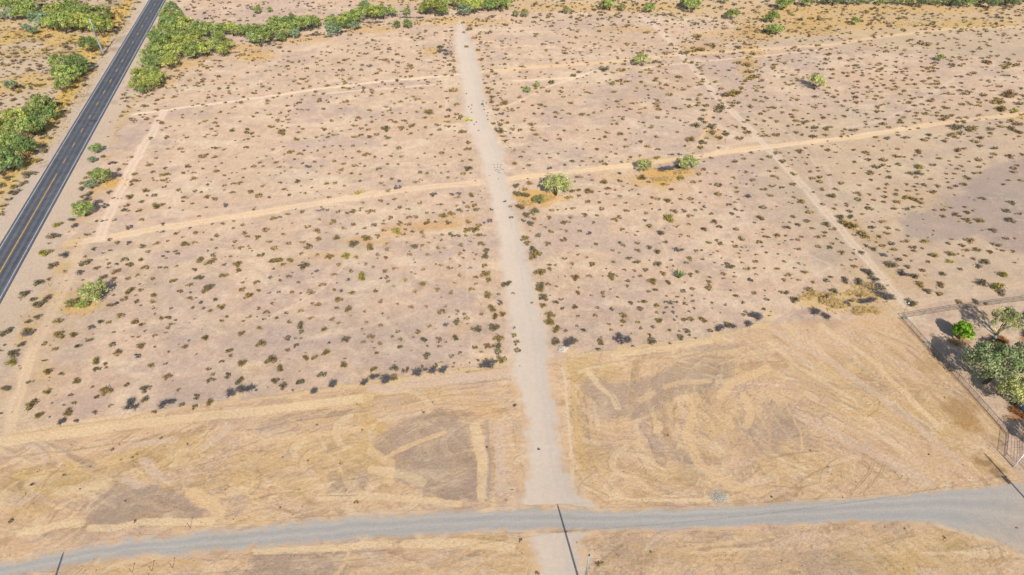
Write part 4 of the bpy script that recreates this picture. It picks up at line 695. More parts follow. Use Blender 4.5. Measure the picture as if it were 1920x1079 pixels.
(960, 270, 4, '''205 72 32 b;262 73 18 b;348 73 28 b;65 95 30 b;85 57 28 b;285 102 28 b;125 157 35 o;30 145 50 b;285 180 40 k;392 155 32 d;445 128 42 d;525 130 28 b;510 160 18 b;592 102 25 b;490 30 22 b;535 38 25 b;630 38 32 b;400 55 20 b;22 38 12 b;610 130 22 b;670 128 35 b;700 150 38 o;712 97 25 b;740 58 22 b;785 72 30 b;855 18 38 b;750 5 22 b;1022 18 40 o;1095 38 38 b;960 87 25 b;890 97 25 b;823 135 32 k;870 117 15 b;728 128 15 b;1090 98 42 o;1195 77 35 k;1260 75 28 k;1420 25 45 o;1555 27 35 b;1295 10 30 b;1495 103 38 o;1440 130 22 b;1675 130 40 b;1740 110 32 b;1810 160 35 b;1873 115 35 b;1800 65 30 b;1530 223 30 b;1665 253 32 b;1755 208 30 b;1620 170 24 b;1435 185 50 b;1405 225 35 o;1810 268 38 b;1360 283 38 o;1415 278 30 o;1490 300 28 o;1550 305 55 d;1890 335 38 b;1765 302 25 b;1690 325 40 b;1690 358 38 b;1640 297 20 b;1548 370 50 o;1418 365 32 b;1785 390 50 k;1645 395 22 b;1605 388 14 b;1455 397 20 b;1340 408 40 b;1265 412 28 b;1165 423 60 o;1095 412 35 o;1058 400 40 o;1040 447 28 b;980 453 18 b;1200 443 20 b;1355 440 22 b;1405 440 22 k;1445 467 32 k;1420 490 28 b;1375 495 28 d;1290 497 40 b;1220 500 50 b;1110 492 32 k;1055 488 22 b;1008 517 35 b;1340 537 45 b;1493 520 35 o;1645 520 48 d;1630 453 45 d;1700 415 22 b;1675 435 25 b;1680 490 38 k;1728 497 30 b;1700 548 25 b;1870 557 65 o;1885 472 45 d;1820 590 25 k;1885 640 32 d;1682 637 38 d;1522 580 60 d;1558 620 42 d;1437 640 50 d;1330 602 30 o;1235 620 28 b;1170 555 80 g;1035 613 45 o;1000 572 40 k;853 440 35 b;770 457 28 b;663 438 35 b;570 430 42 b;675 485 40 b;860 498 40 b;570 498 18 b;545 530 55 b;635 537 40 b;440 550 38 b;390 585 45 b;278 552 45 o;300 495 30 o;345 495 25 b;405 488 30 b;460 482 35 b;810 545 45 o;775 568 50 o;613 590 32 b;410 650 32 b;508 647 42 b;575 668 45 k;293 657 45 o;250 625 25 b;200 680 50 d;218 605 20 b;165 560 35 o;830 640 38 b;865 665 22 b;945 655 22 b;930 683 25 b;1112 663 70 d;1270 680 25 b;1255 695 18 b;1325 690 28 b;940 740 45 o;803 738 38 d;840 758 38 o;625 750 45 b;488 762 25 k;387 712 50 b;270 748 48 o;100 705 70 o;120 740 50 o;150 780 60 d;180 820 80 o;150 845 60 o;397 857 38 o;497 828 25 b;565 850 28 b;453 900 35 b;285 903 38 o;328 905 32 o;605 903 48 o;598 775 12 b;757 797 38 b;805 815 28 o;768 885 32 b;877 855 40 d;945 795 40 b;1035 773 50 d;1098 810 70 o;1150 735 35 b;1105 745 12 b;1255 788 50 k;1230 798 25 k;940 885 50 d;1095 898 65 d;1195 870 25 k;1215 915 28 b;1337 860 42 o;1310 890 40 d;1385 800 35 o;1430 797 28 b;1430 865 28 b;1490 832 28 b;1480 740 42 o;1540 722 35 b;1565 745 40 d;1655 735 28 b;1680 767 42 b;1725 705 55 d;1860 735 50 o;1905 695 40 d;1880 770 22 b;1835 830 22 b;1830 880 35 b;1905 812 28 b;1755 773 16 b;1720 800 16 b;1770 800 16 b;1700 820 20 b;1710 850 18 b;1540 805 18 b;1573 855 20 b;1520 888 20 b;1580 905 16 b;1615 895 30 b;1645 922 60 d;1730 890 28 b;1825 935 35 o;1765 932 45 o;1595 970 40 b;1590 1008 28 b;1670 993 28 b;1480 1000 40 b;1835 978 25 b;1790 1020 50 k;1665 1040 22 b;1480 1035 50 b;1480 1070 50 b;1390 957 42 o;1345 980 45 o;1138 970 50 o;1055 1028 70 o;1175 1040 60 o;1008 943 40 d;917 950 32 b;847 945 28 o;965 990 28 b;870 1028 38 o;868 1065 30 b;740 990 70 o;790 990 30 o;740 960 14 b;680 992 20 b;585 990 38 b;475 998 70 o;395 993 20 b;350 997 12 b;210 955 120 o;285 940 40 d;215 1060 80 d;275 1052 45 b;340 1068 25 b;35 310 60 d;40 370 70 d;100 380 70 d;100 340 40 o;130 288 45 o;65 470 70 b;170 500 90 d;110 530 70 d;85 570 40 k;140 595 60 d;255 260 35 b;415 265 35 b;470 280 25 b;505 245 45 b;580 232 22 b;600 270 22 b;690 285 60 o;810 275 50 o;720 330 45 b;500 340 45 o;575 352 75 o;450 345 55 d;505 388 40 o;430 398 45 o;655 358 25 b;775 342 28 b;715 372 30 b;810 390 30 b;835 315 20 b;935 310 28 b;900 340 28 b;880 350 20 b;955 377 25 b;1195 335 35 b;800 218 40 k;870 297 20 b;1190 340 20 b;980 250 60 o;1135 302 50 g;1265 250 60 g;1025 285 30 k'''),
(1440, 270, 4, '''15 93 45 b;80 62 45 b;155 65 25 b;245 50 50 b;285 30 28 b;462 45 40 b;410 15 28 b;510 60 22 b;118 127 50 o;120 92 20 b;312 82 30 b;205 100 24 b;180 120 20 b;258 102 22 b;465 103 30 b;180 155 20 b;290 150 32 b;65 180 40 o;10 203 30 b;50 240 45 o;80 258 22 b;195 220 50 o;32 312 40 b;107 325 38 b;190 297 45 b;380 178 38 b;380 200 22 b;320 205 38 b;465 230 32 b;342 255 45 o;395 248 40 o;390 280 45 o;410 337 40 o;515 338 35 b;340 357 32 b;555 293 50 b;190 362 18 b;485 390 70 o;490 375 30 b;25 387 45 b;200 400 30 b;265 430 55 o;155 437 25 b;185 445 22 b;412 450 38 b;293 475 28 b;315 508 50 o;495 485 40 b;515 455 25 b;595 450 32 b;590 465 24 b;645 132 38 b;735 60 50 o;650 45 32 b;790 15 28 b;865 48 30 b;755 115 35 b;755 82 24 b;685 95 18 k;870 115 50 b;820 165 55 d;870 157 40 b;910 165 28 b;905 205 32 d;905 243 55 d;845 230 22 b;770 267 38 b;765 210 50 b;648 220 32 b;685 307 32 b;895 300 38 d;828 333 32 b;878 330 26 b;875 360 26 b;765 377 38 b;680 370 50 b;678 415 40 o;798 415 35 b;870 433 42 d;878 393 38 b;975 345 40 b;963 375 45 d;970 430 40 b;980 440 30 b;745 453 26 b;762 480 50 d;945 487 45 b;1038 485 35 k;1092 470 38 d;1055 402 55 o;1100 415 40 b;1145 435 50 d;1150 410 30 b;1130 375 30 b;1110 345 24 b;1055 350 30 b;1095 318 32 b;1120 300 30 b;1175 305 50 d;1112 248 38 b;1130 215 60 d;1070 220 50 d;1130 165 90 g;1045 300 35 b;1240 152 40 b;1285 108 45 b;1140 55 60 b;1155 92 26 b;1110 85 30 b;1025 97 30 b;975 88 50 b;985 150 42 d;975 32 40 b;1085 115 25 k;1280 312 50 b;1240 352 50 b;1370 327 40 b;1412 315 35 k;1470 300 45 d;1225 262 40 b;1500 248 50 d;1405 220 30 b;1340 220 28 b;1425 187 38 b;1450 165 30 b;1588 170 40 b;1585 213 38 b;1540 218 30 b;1470 203 26 b;1375 155 30 b;1360 125 22 b;1425 45 60 b;1480 35 40 b;1425 100 35 b;1445 75 24 b;1585 115 45 b;1510 127 30 b;1600 12 45 b;1705 30 55 d;1697 72 45 b;1680 100 30 b;1820 88 55 b;1830 105 35 b;1905 75 40 b;1625 148 26 b;1845 180 38 b;1850 210 40 b;1870 160 26 b;1905 270 40 b;1805 270 32 b;1775 305 28 b;1350 285 22 b;1340 260 18 k;1385 260 18 k;1610 407 38 b;1832 440 50 d;1795 500 55 d;1890 520 32 b;1820 570 60 d;1690 643 60 d;1790 705 42 b;1855 708 22 b;1720 750 55 d;1525 722 80 b;1465 755 45 b;1355 745 40 b;1382 715 30 b;1485 795 45 b;1575 793 60 o;1662 807 45 b;1762 802 40 b;1840 805 32 b;1548 860 38 b;1630 880 60 d;1590 915 50 d;1375 820 70 o;1370 882 60 g;1465 840 24 b;1430 825 24 b;1245 835 70 o;1175 728 50 o;1090 770 45 b;1095 803 42 b;1165 782 32 b;1030 727 45 b;1055 690 22 b;930 745 45 d;950 790 50 o;865 762 45 b;845 695 40 b;895 665 40 b;910 627 45 o;865 580 48 o;980 645 28 b;790 585 30 b;788 627 50 d;710 525 28 b;1325 497 40 b;1325 540 42 b;1250 495 22 k;1375 480 28 b;1425 527 50 b;1490 510 48 b;1475 473 32 b;1540 500 28 b;1495 570 50 o;1590 572 60 o;1525 592 30 b;1440 938 35 b;1310 970 60 d;1160 942 50 b;1200 880 38 b;1055 920 50 d;1030 838 40 b;980 860 50 b;190 543 40 d;295 575 38 d;165 587 30 b;222 605 50 d;145 622 50 d;335 630 38 o;65 678 50 b;5 697 30 d;140 690 30 b;255 692 35 b;180 720 28 b;228 718 30 b;372 695 40 b;432 660 38 d;425 687 30 b;520 713 30 b;485 745 32 b;560 740 26 b;380 768 35 b;458 770 50 d;225 787 38 b;85 750 28 b;560 812 60 o;650 790 24 b;645 820 35 b;695 810 45 d;80 827 22 b;165 832 20 b;125 880 35 b;235 897 28 b;205 930 28 b;70 938 50 b;650 915 45 b;560 910 22 b;625 870 22 b;155 982 45 b;280 960 50 o;235 1020 32 b;125 1018 40 b;180 1010 20 b;340 1035 38 o;440 1020 45 d;470 1000 40 b;1775 980 90 g;1610 1035 90 d;1740 1065 120 g;1310 1055 60 b;545 545 60 d;620 500 50 d;630 545 60 d;570 585 90 o;640 610 90 o;720 670 90 o;650 680 30 b;490 635 45 b;440 600 70 d;740 760 40 k;795 785 60 d;870 830 60 k;930 900 110 d;750 955 90 k;770 970 60 d;1015 970 90 k;800 1010 60 k;680 1030 90 d;590 1020 70 d;1100 990 70 d;1140 1050 80 o'''),
(480, 0, 4, '''180 988 70 o;110 945 40 o;970 960 65 d;1300 835 75 o;1205 838 40 b;1175 940 60 b;1090 960 55 b;840 970 40 b;670 755 45 o;345 822 30 b;250 832 30 b;505 815 26 b;635 815 26 b;1390 798 35 o;1345 770 30 o;1505 780 40 o;1450 822 50 d;1435 868 50 d;1535 880 50 d;1600 895 60 l;1550 985 60 o;1480 670 60 o;1590 1065 45 b;1740 570 35 b;1720 625 35 b;1740 655 35 b;1745 690 40 b;1760 725 45 b;1775 765 40 b;1860 770 65 o;1800 815 60 d;1840 848 45 k;1850 900 35 b;1785 920 40 b;1820 970 50 d;1840 990 50 o;1875 1055 40 b;1895 920 35 b;1585 345 35 o;1370 345 55 d;1380 385 40 k;1440 400 45 k;1450 480 45 d;1410 435 35 b;1440 455 30 b;1065 465 45 d;980 450 50 b;640 522 40 b;905 548 40 b;1690 440 45 b;1665 370 45 b;1640 280 45 b;1600 215 50 b;1560 240 30 b;1700 495 30 b;1710 520 26 b;320 625 40 o;105 662 35 o;770 640 30 b;660 657 30 b;610 632 26 b;380 510 35 b;450 467 32 b;240 457 35 b;725 517 30 b;790 520 35 b;850 490 45 k;920 515 30 b;1130 512 28 b;790 485 30 b;940 705 38 o;870 690 30 b;745 903 30 b;1080 850 25 b;1020 848 25 b;955 865 28 b;870 875 25 b;320 770 40 b;530 750 28 b;315 990 35 b;355 965 35 o;200 910 25 b;300 1043 45 o;365 1038 30 b;845 1022 45 b;740 1025 40 b;1320 1010 35 b'''),
(960, 0, 4, '''820 520 60 o;690 515 70 d;840 480 40 b;1090 460 60 d;460 560 55 d;305 615 60 d;270 680 35 o;150 790 30 b;160 850 35 b;225 850 35 b;430 850 40 o;525 855 40 b;155 970 45 b;95 905 30 b;250 1050 40 b;360 1042 35 b;510 712 28 b;820 598 30 b;770 685 38 b;825 627 28 b;1245 575 50 o;1330 745 40 d;1390 745 38 o;1150 395 50 o;1295 385 60 d;1355 380 50 o;1420 368 70 o;1505 340 60 o;1390 265 60 o;1640 700 80 o;1600 710 60 d;1690 690 80 o;1720 660 50 d;1790 580 60 o;1820 570 60 o;1790 535 70 o;1690 465 50 d;1770 480 60 b;1810 400 50 d;1690 350 50 d;1560 800 70 d;1550 830 60 d;1430 825 50 d;1410 890 60 d;1380 935 60 d;1500 945 90 d;1500 990 60 d;1340 1040 70 o;1610 1000 60 d;1560 1030 60 o;1430 1065 60 d;1460 785 50 o;1390 790 40 d;1460 740 35 d;1860 850 40 o;1790 795 45 d;1690 770 50 d;1880 655 35 b;1870 600 50 b;1220 810 38 d;1240 985 35 o;1000 990 40 b;1090 790 38 o;860 1045 38 b;720 995 32 b;970 1060 35 b;1095 880 32 b;955 845 32 b;860 830 30 b;890 815 30 b;750 930 30 b;790 925 35 b;1770 905 40 d;1740 960 38 o;1770 990 45 o;1890 905 35 b;1710 1030 50 o'''),
(1440, 0, 4, '''40 480 50 o;40 505 60 o;115 578 38 o;185 560 35 o;155 630 40 o;455 400 50 o;535 435 38 b;540 395 26 b;440 440 40 b;660 488 45 d;1040 512 42 o;850 510 45 o;830 530 40 b;710 545 28 b;710 565 26 b;935 602 38 d;1020 602 30 b;1080 597 30 b;780 590 38 b;655 720 50 d;670 765 38 o;575 752 38 b;500 722 50 b;355 725 45 d;350 800 45 b;430 795 30 b;1020 680 40 d;1075 738 38 d;1265 655 32 b;1325 655 32 b;1440 675 45 b;1510 685 45 b;1485 700 40 b;1620 708 50 b;1740 645 38 b;1225 755 45 b;1520 775 42 b;1590 765 38 b;1460 780 36 b;1725 755 80 o;1755 815 90 o;1850 825 50 g;1840 845 40 d;1720 810 50 o;1340 803 55 o;1280 845 38 o;1185 850 38 o;1330 872 60 b;1440 885 40 b;1130 890 40 b;1015 878 35 b;990 900 35 b;1820 690 90 b;1800 715 80 b;1890 775 60 d;1900 660 40 d;65 1005 50 o;340 1020 50 d;355 955 45 d;465 950 38 d;230 935 35 b;350 905 30 b;410 880 38 b;215 990 38 b;265 1010 38 b;640 975 45 b;440 1008 40 o;560 982 25 b;160 945 38 d;70 910 35 b;20 885 32 b;305 853 28 b;175 857 30 b;110 843 32 b;820 800 42 b;825 835 40 b;740 852 32 b;680 842 28 b;865 930 50 b;900 1030 45 k;980 1012 32 k;1045 1030 40 d;1175 1045 50 o;1330 1055 45 d;1560 1055 55 o;1400 1000 45 o;1450 995 50 d;1415 1025 40 b;1360 1010 38 b;1430 950 90 d;1530 960 100 o;1680 965 60 b;1830 900 60 o;1880 925 60 b;1840 960 60 b;1890 990 60 b;1150 320 50 b;1190 325 60 b;1250 530 38 b;1160 500 38 b;600 545 28 b;485 553 28 b;810 1030 38 b;1120 660 26 b;1100 630 40 b;900 658 32 b;850 688 28 b;970 650 40 b;750 650 32 b;780 683 32 b;1800 470 60 o;1870 480 50 o;1780 495 60 o;1640 465 60 b;1380 485 45 b''')]
SC_ = {'o': (146, 126, 72), 'g': (156, 146, 66), 'b': (146, 120, 84), 'd': (124, 114, 86), 'k': (112, 106, 106), 'l': (176, 184, 76)}
SN = {'o': 'olive', 'g': 'green', 'b': 'brownish', 'd': 'dark grey-olive', 'k': 'bare dark grey', 'l': 'yellow-green'}
rs = random.Random(12)
SH = []                                        # x, y, radius m, colour key, photo x, photo y, photo width
for ox, oy, sc, txt in DATA:
    for s in txt.split(';'):
        q = s.split()
        if len(q) != 4: continue
        px, py, wp = ox + float(q[0]) / sc, oy + float(q[1]) / sc, float(q[2]) / sc
        wp = min(wp, 21)
        r = max(.2, wp / 2 * mpp(py) * 1.3 * rs.uniform(.85, 1.15)); c = un(px, py, r * .4)
        SH.append((c.x, c.y, r, q[3], px, py, wp))
def tx(py, side):                              # border of the dirt track at row py
    P = TL if side < 0 else TR
    P = sorted(P, key=lambda p: p[1]); return float(np.interp(py, [p[1] for p in P], [p[0] for p in P]))
BOOST = [([(1440, 30), (1410, 70), (1400, 110), (1400, 150), (1380, 180), (1345, 215), (1340, 260), (1300, 290)], 5.0, .05), ([(860, 40), (850, 90), (862, 160), (880, 230), (900, 300)], 3.5, .05),
         ([(880, 40), (905, 110), (925, 170), (945, 240), (962, 300)], 4.0, .06), ([(620, 120), (760, 110), (860, 85)], 6, .03), ([(250, 185), (330, 152), (430, 108), (520, 82), (620, 62), (700, 48), (860, 34)], 5, .10), ([(1640, 20), (1500, 50), (1300, 85), (1180, 125)], 10, .035)]
BW = [(W(p), w_, d) for p, w_, d in BOOST]
def pdist(x, y, P):
    b = 1e9
    for (ax, ay), (bx, by) in zip(P[:-1], P[1:]):
        vx, vy = bx - ax, by - ay; t = max(0, min(1, ((x - ax) * vx + (y - ay) * vy) / (vx * vx + vy * vy + 1e-9))); b = min(b, math.hypot(x - ax - t * vx, y - ay - t * vy))
    return b
clear = [(x, y, r) for x, y, r in TREES]
grid = {}
for (x, y, r, *_r) in SH: grid.setdefault((int(x // 6), int(y // 6)), []).append((x, y, r))
n_try = 0
while n_try < 46000:
    n_try += 1
    if n_try % 4 == 0 and len(SH) > 2000: q_ = SH[-1]; x, y = q_[0] + rs.gauss(0, 2.2), q_[1] + rs.gauss(0, 2.2)
    else: x = rs.uniform(-330, 330); y = rs.uniform(46, 470)
    px, py = proj(x, y)
    off = (x - (RA * y + RB)) * RN[0]
    if -9.5 < off < 8.5: continue
    if tx(py, -1) - 2 < px < tx(py, 1) + 2 and py > 36 and rs.random() < .985: continue
    inframe = -10 < px < 1930
    if in_poly(px, py, GRADED) or py > 930: continue
    if px > 1685 and py > 575 - (px - 1690) * .14: continue
    key, kk, lo, hi = None, 'bboood', .75, 1.25
    if off < -9:
        den = .13; kk = 'bboodddk'; lo, hi = .7, 1.8
        if py > 300 and py < 560: den = .05
        if -30 < off: kk = 'oodb'; den = .12; lo, hi = .8, 1.6
    elif inframe and py >= 262:
        den = .026; lo, hi = .14, .5; kk = 'bbko'
    elif py < 52 and px > 860 or (px > 1380 and py < 62): den = .075; kk = 'odddbk'; lo, hi = .7, 1.5
    elif py < 95 - (px - 330) * .1 and 320 < px < 900: den = .055; kk = 'bbodk'
    else: den = .042 if px < 1400 else .052
    for P, w_, d in BW:
        if inframe and 20 < py < 300 and pdist(x, y, P) < w_: den += d; kk = 'oodb'
    if rs.random() > den / .15: continue
    r = (lo * .8 + (hi * 1.25 - lo * .8) * rs.random() ** 1.7) * rs.uniform(.85, 1.15)
    if any(math.hypot(x - a, y - b) < .75 * c_ for a, b, c_ in clear): continue
    if any(math.hypot(x - a, y - b) < (r + c_) * .8 for i in (-1, 0, 1) for j in (-1, 0, 1) for a, b, c_ in grid.get((int(x // 6) + i, int(y // 6) + j), ())): continue
    grid.setdefault((int(x // 6), int(y // 6)), []).append((x, y, r))
    SH.append((x, y, r, rs.choice(kk), px, py, 2 * r / mpp(py)))
def shrub_arrays(seed, leaves, stems, size, tall=.85):
    r = np.random.RandomState(seed); V = []; F = []; T = []
    for s in range(stems):                     # bare stems splaying from the root
        a = r.rand() * 6.28; t = r.uniform(.2, .85); d = np.array([math.cos(a) * t, math.sin(a) * t, tall * (.9 - .45 * t)]); n_ = np.array([-math.sin(a), math.cos(a), 0]) * .018
        i = len(V); V += [-n_, n_, d + n_ * .5, d - n_ * .5]; F.append((i, i + 1, i + 2, i + 3)); T += [.75] * 4
    nb = 5 + seed % 4; B = [(r.rand() * 6.28, math.sqrt(r.rand()) * .68, r.uniform(.28, .45), r.uniform(.6, 1.35)) for _ in range(nb)]
    for k in range(leaves):
        a, rr, br, tone = B[r.randint(nb)]
        d = r.normal(size=3); d /= np.linalg.norm(d); c = np.array([rr * math.cos(a), rr * math.sin(a), tall * (.55 - .25 * rr)]) + d * br * np.array([1, 1, .7]) * r.uniform(.5, 1)
        c[2] = max(c[2], .05); n_ = d + r.normal(size=3) * .6 + np.array([0, 0, .3]); n_ /= np.linalg.norm(n_); u = np.cross(n_, r.normal(size=3)); u /= np.linalg.norm(u) + 1e-9; v = np.cross(n_, u)
        s = size * r.uniform(.6, 1.2); i = len(V); V += [c - u * s * .5, c - v * s * .8, c + u * s * .5, c + v * s * .8]; F.append((i, i + 1, i + 2, i + 3)); T += [tone * r.uniform(.75, 1.25)] * 4
    return np.array(V), np.array(F), np.array(T)
FULL = [shrub_arrays(400 + i, 230, 26, .13) for i in range(7)]
LOW = [shrub_arrays(500 + i, 62, 6, .25) for i in range(8)]
FM = [mesh_np('desert_shrub', v, f, M_shrub, np.repeat(t[:, None], 3, 1)) for v, f, t in FULL]
KS = 0.78
FMEAN = []
vis = [s for s in SH if -5 < s[4] < 1925 and -5 < s[5] < 1084]
vis.sort(key=lambda s: -s[6] * (1 + .0003 * s[5])); IND = vis[:300]; ids = set(map(id, IND)); REST = [s for s in SH if id(s) not in ids]
def zone(px, py):
    l, r_ = tx(py, -1), tx(py, 1); off = (lambda q: (q.x - (RA * q.y + RB)) * RN[0])(un(px, py))
    if off < -5: return 'in rough ground left of paved road'
    if py > 775 or in_poly(px, py, GRADED): return 'on the graded lot'
    if off < 26 and py < 520: return 'on the verge right of paved road'
    if px < 130 and py > 480: return 'in lower left corner beside dirt path'
    if l - 48 < px < l + 8: return 'hugging left edge of dirt track, %s stretch' % ('lower' if py > 540 else 'middle' if py > 300 else 'far')
    if r_ - 12 < px < r_ + 52: return 'hugging right edge of dirt track, %s stretch' % ('lower' if py > 540 else 'middle' if py > 300 else 'far')
    if px < l:
        ey = float(np.interp(px, [0, 240, 480, 700, 940], [820, 788, 750, 716, 687]))
        if ey - py < 62: return 'in row above graded lot, left of track'
        if py < 330: return 'on the upper left flat'
        if py < 450: return 'beside the scraped path, middle left'
        return 'on %s of left flat below the %s' % (('outer side', 'feathery tree') if px < 300 else ('inner side', 'scraped path') if px > 600 else ('centre', 'scraped path'))
    if px > 1440 and py > 500: return 'around straw-coloured mound by fence corner'
    if py > 580: return 'above the graded lot, right of track'
    if py > 440: return 'on the flat %s of the ocotillo' % ('left' if px < 1273 else 'right')
    if py > 300: return 'below the right-hand scraped path, %s part' % ('near' if px < 1300 else 'middle' if px < 1600 else 'far right')
    if px > 1290 and px < 1430: return 'along dry gully beside the diagonal path'
    return 'on the upper right flat, %s side' % ('track' if px < 1290 else 'far')
from collections import defaultdict
Z = defaultdict(list)
for s in IND: Z[(s[3], zone(s[4], s[5]))].append(s)
SZ = lambda w_: 'large' if w_ > 19 else 'medium' if w_ > 14.5 else 'small'
for (ck, zn), L in Z.items():
    L.sort(key=lambda s: s[4])
    for i, (x, y, r, _c, px, py, wp) in enumerate(L):
        o = link(bpy.data.objects.new('desert_shrub', rs.choice(FM))); o.location = (x, y, 0); o.rotation_euler = (0, 0, rs.uniform(0, 6.28))
        o.scale = (r * rs.uniform(.95, 1.2), r * rs.uniform(.85, 1.05), r * rs.uniform(.8, 1.0)); v = rs.uniform(.85, 1.15); o.color = (*[q * v for q in alb(*SC_[ck], KS)], 1)
        if i == 0 and len(L) == 1: lab = '%s shrub %s' % (SN[ck], zn)
        elif i == len(L) - 1: lab = 'rightmost %s shrub %s' % (SN[ck], zn)
        else: lab = '%s %s shrub from left %s' % (ORD(i + 1), SN[ck], zn)
        tag(o, lab, 'shrub', 'desert shrubs scattered over the sand')
Vs, Fs, Cs, nb = [], [], [], 0
for (x, y, r, ck, px, py, wp) in REST:
    v, f, t = LOW[rs.randrange(len(LOW))]
    a = rs.uniform(0, 6.28); R = np.array([[math.cos(a), -math.sin(a), 0], [math.sin(a), math.cos(a), 0], [0, 0, 1]])
    q = (v @ R.T) * np.array([r * rs.uniform(.9, 1.25), r * rs.uniform(.85, 1.05), r * rs.uniform(.75, 1)]) + np.array([x, y, 0])
    Vs.append(q); Fs.append(f + nb); nb += len(v); Cs.append(t[:, None] * np.array(alb(*SC_[ck], KS)) * rs.uniform(.8, 1.2))
sm = link(bpy.data.objects.new('small_shrubs', mesh_np('small_shrubs', np.concatenate(Vs), np.concatenate(Fs), M_shrub, np.clip(np.concatenate(Cs), 0, 1))))
tag(sm, 'hundreds of tiny brown and olive shrubs dotted over the far sand', 'shrubs', kind='stuff')
print('SHRUBS', len(SH), 'in view', len(vis), 'smallest individual px', IND[-1][6])
# dry grass tufts on the golden ground
rq = np.random.RandomState(9); V = []; F = []; Cg = []
for (x, y, rx, ry, a) in GOLD:
    n = int(min(260, rx * ry * 3.14 * .35 * a))
    for k in range(n):
        t = rq.rand() * 6.28; q = math.sqrt(rq.rand()); X, Y = x + rx * q * math.cos(t), y + ry * q * math.sin(t)
        off = (X - (RA * Y + RB)) * RN[0]
        if -6 < off < 5.5: continue
        s = rq.uniform(.15, .42); c = np.array(alb(*((226, 190, 108) if rq.rand() < .6 else (196, 160, 88)), .6)) * rq.uniform(.8, 1.15)
        for m in range(4):
            b = rq.rand() * 6.28; d = np.array([math.cos(b), math.sin(b), 0]); p = np.array([X, Y, 0]) + d * s * .2; n_ = np.array([-d[1], d[0], 0]) * s * .3; i = len(V)
            V += [p - n_, p + n_, p + n_ * .6 + d * s * .8 + [0, 0, s], p - n_ * .6 + d * s * .8 + [0, 0, s * .9]]; F.append((i, i + 1, i + 2, i + 3)); Cg += [c] * 4
dg = link(bpy.data.objects.new('dry_grass', mesh_np('dry_grass', np.array(V), np.array(F), M_shrub, np.array(Cg)))); tag(dg, 'straw-yellow dry grass under the trees and along the gullies', 'grass', kind='stuff')
print('TUFT faces', len(F))

# clods and pebbles lying on the bare soil
rp = np.random.RandomState(19); N = 15000
PX = rp.uniform(-112, 112, N); PY = 46 + 84 * rp.rand(N) ** 1.1; keep = []
V = []; F = []; Cp = []
nz = fbm(PX, PY, 9, 3, 91)
for i in range(N):
    if nz[i] < -.15 and rp.rand() < .7: continue
    x, y = PX[i], PY[i]; px, py = proj(x, y)
    if in_poly(px, py, [(a, b) for a, b in GT] + [(a, b) for a, b in reversed(GB)]) or (tx(py, -1) < px < tx(py, 1)): continue
    s_ = rp.uniform(.05, .17) * (1.5 if rp.rand() < .05 else 1); a = rp.rand() * 6.28; c = ground_col(np.array([x]), np.array([y]))[0] * rp.choice([.62, .8, 1.05, 1.15]); k = len(V)
    for m in range(4): V.append((x + s_ * math.cos(a + m * 1.57) * rp.uniform(.7, 1.2), y + s_ * math.sin(a + m * 1.57) * rp.uniform(.7, 1.2), 0.0))
    V.append((x, y, s_ * .8)); Cp += [c] * 5
    for m in range(4): F.append((k + m, k + (m + 1) % 4, k + 4))
pb = link(bpy.data.objects.new('clods', mesh_np('clods', np.array(V), np.array(F), M_ground, np.clip(np.array(Cp), 0, 1)))); tag(pb, 'small clods and pebbles strewn over the graded soil', 'clods', kind='stuff')
# ------------------------------------------------------------------ heaps of dead brush pushed up by the grader
rb = random.Random(8)
M_rmulch = solid('rust_mulch', alb(178, 124, 76), 0.9, scale=1.2, lo=0.6, hi=1.2)
def brush(px, py, wp, hp, ang, label, n=None, mat=None, name='brush_pile', cat='brush pile', group='dead brush heaps along the graded edge'):
    c = un(px, py); rx = wp / 2 * mpp(py) * .95; ry = hp / 2 * mpp(py) * 1.5; mb = MB(); o = empty(name, (c.x, c.y, 0), ang)
    n = n or int(150 + rx * ry * 40)
    lumps = [(rb.uniform(-.8, .8), rb.uniform(-.6, .6), rb.uniform(.25, .5)) for _ in range(7)]
    for k in range(n):
        lx, ly, lr = rb.choice(lumps); a = rb.uniform(0, 6.28); q = lr * math.sqrt(rb.random()); x = (lx + q * math.cos(a)) * rx; y = (ly + q * math.sin(a)) * ry
        z = rb.uniform(.05, .25 + .6 * lr) * min(1.4, rx * .6); b = rb.uniform(0, 6.28); L = rb.uniform(.3, 1.0); d = Vector((math.cos(b), math.sin(b), rb.uniform(-.3, .6))) * L
        p = Vector((x, y, z)); p2 = p + d; p2.z = max(.04, p2.z); mb.tube(p, p2, rb.uniform(.03, .07), .02, 3, False)
    for lx, ly, lr in lumps: mb.blob((lx * rx, ly * ry, .05), (lr * rx * .5, lr * ry * .5, .2), rb.randrange(999), 8, 4, .4)
    q = mb.build('brush', mat or M_dead, o); tag(o, label, cat, group)
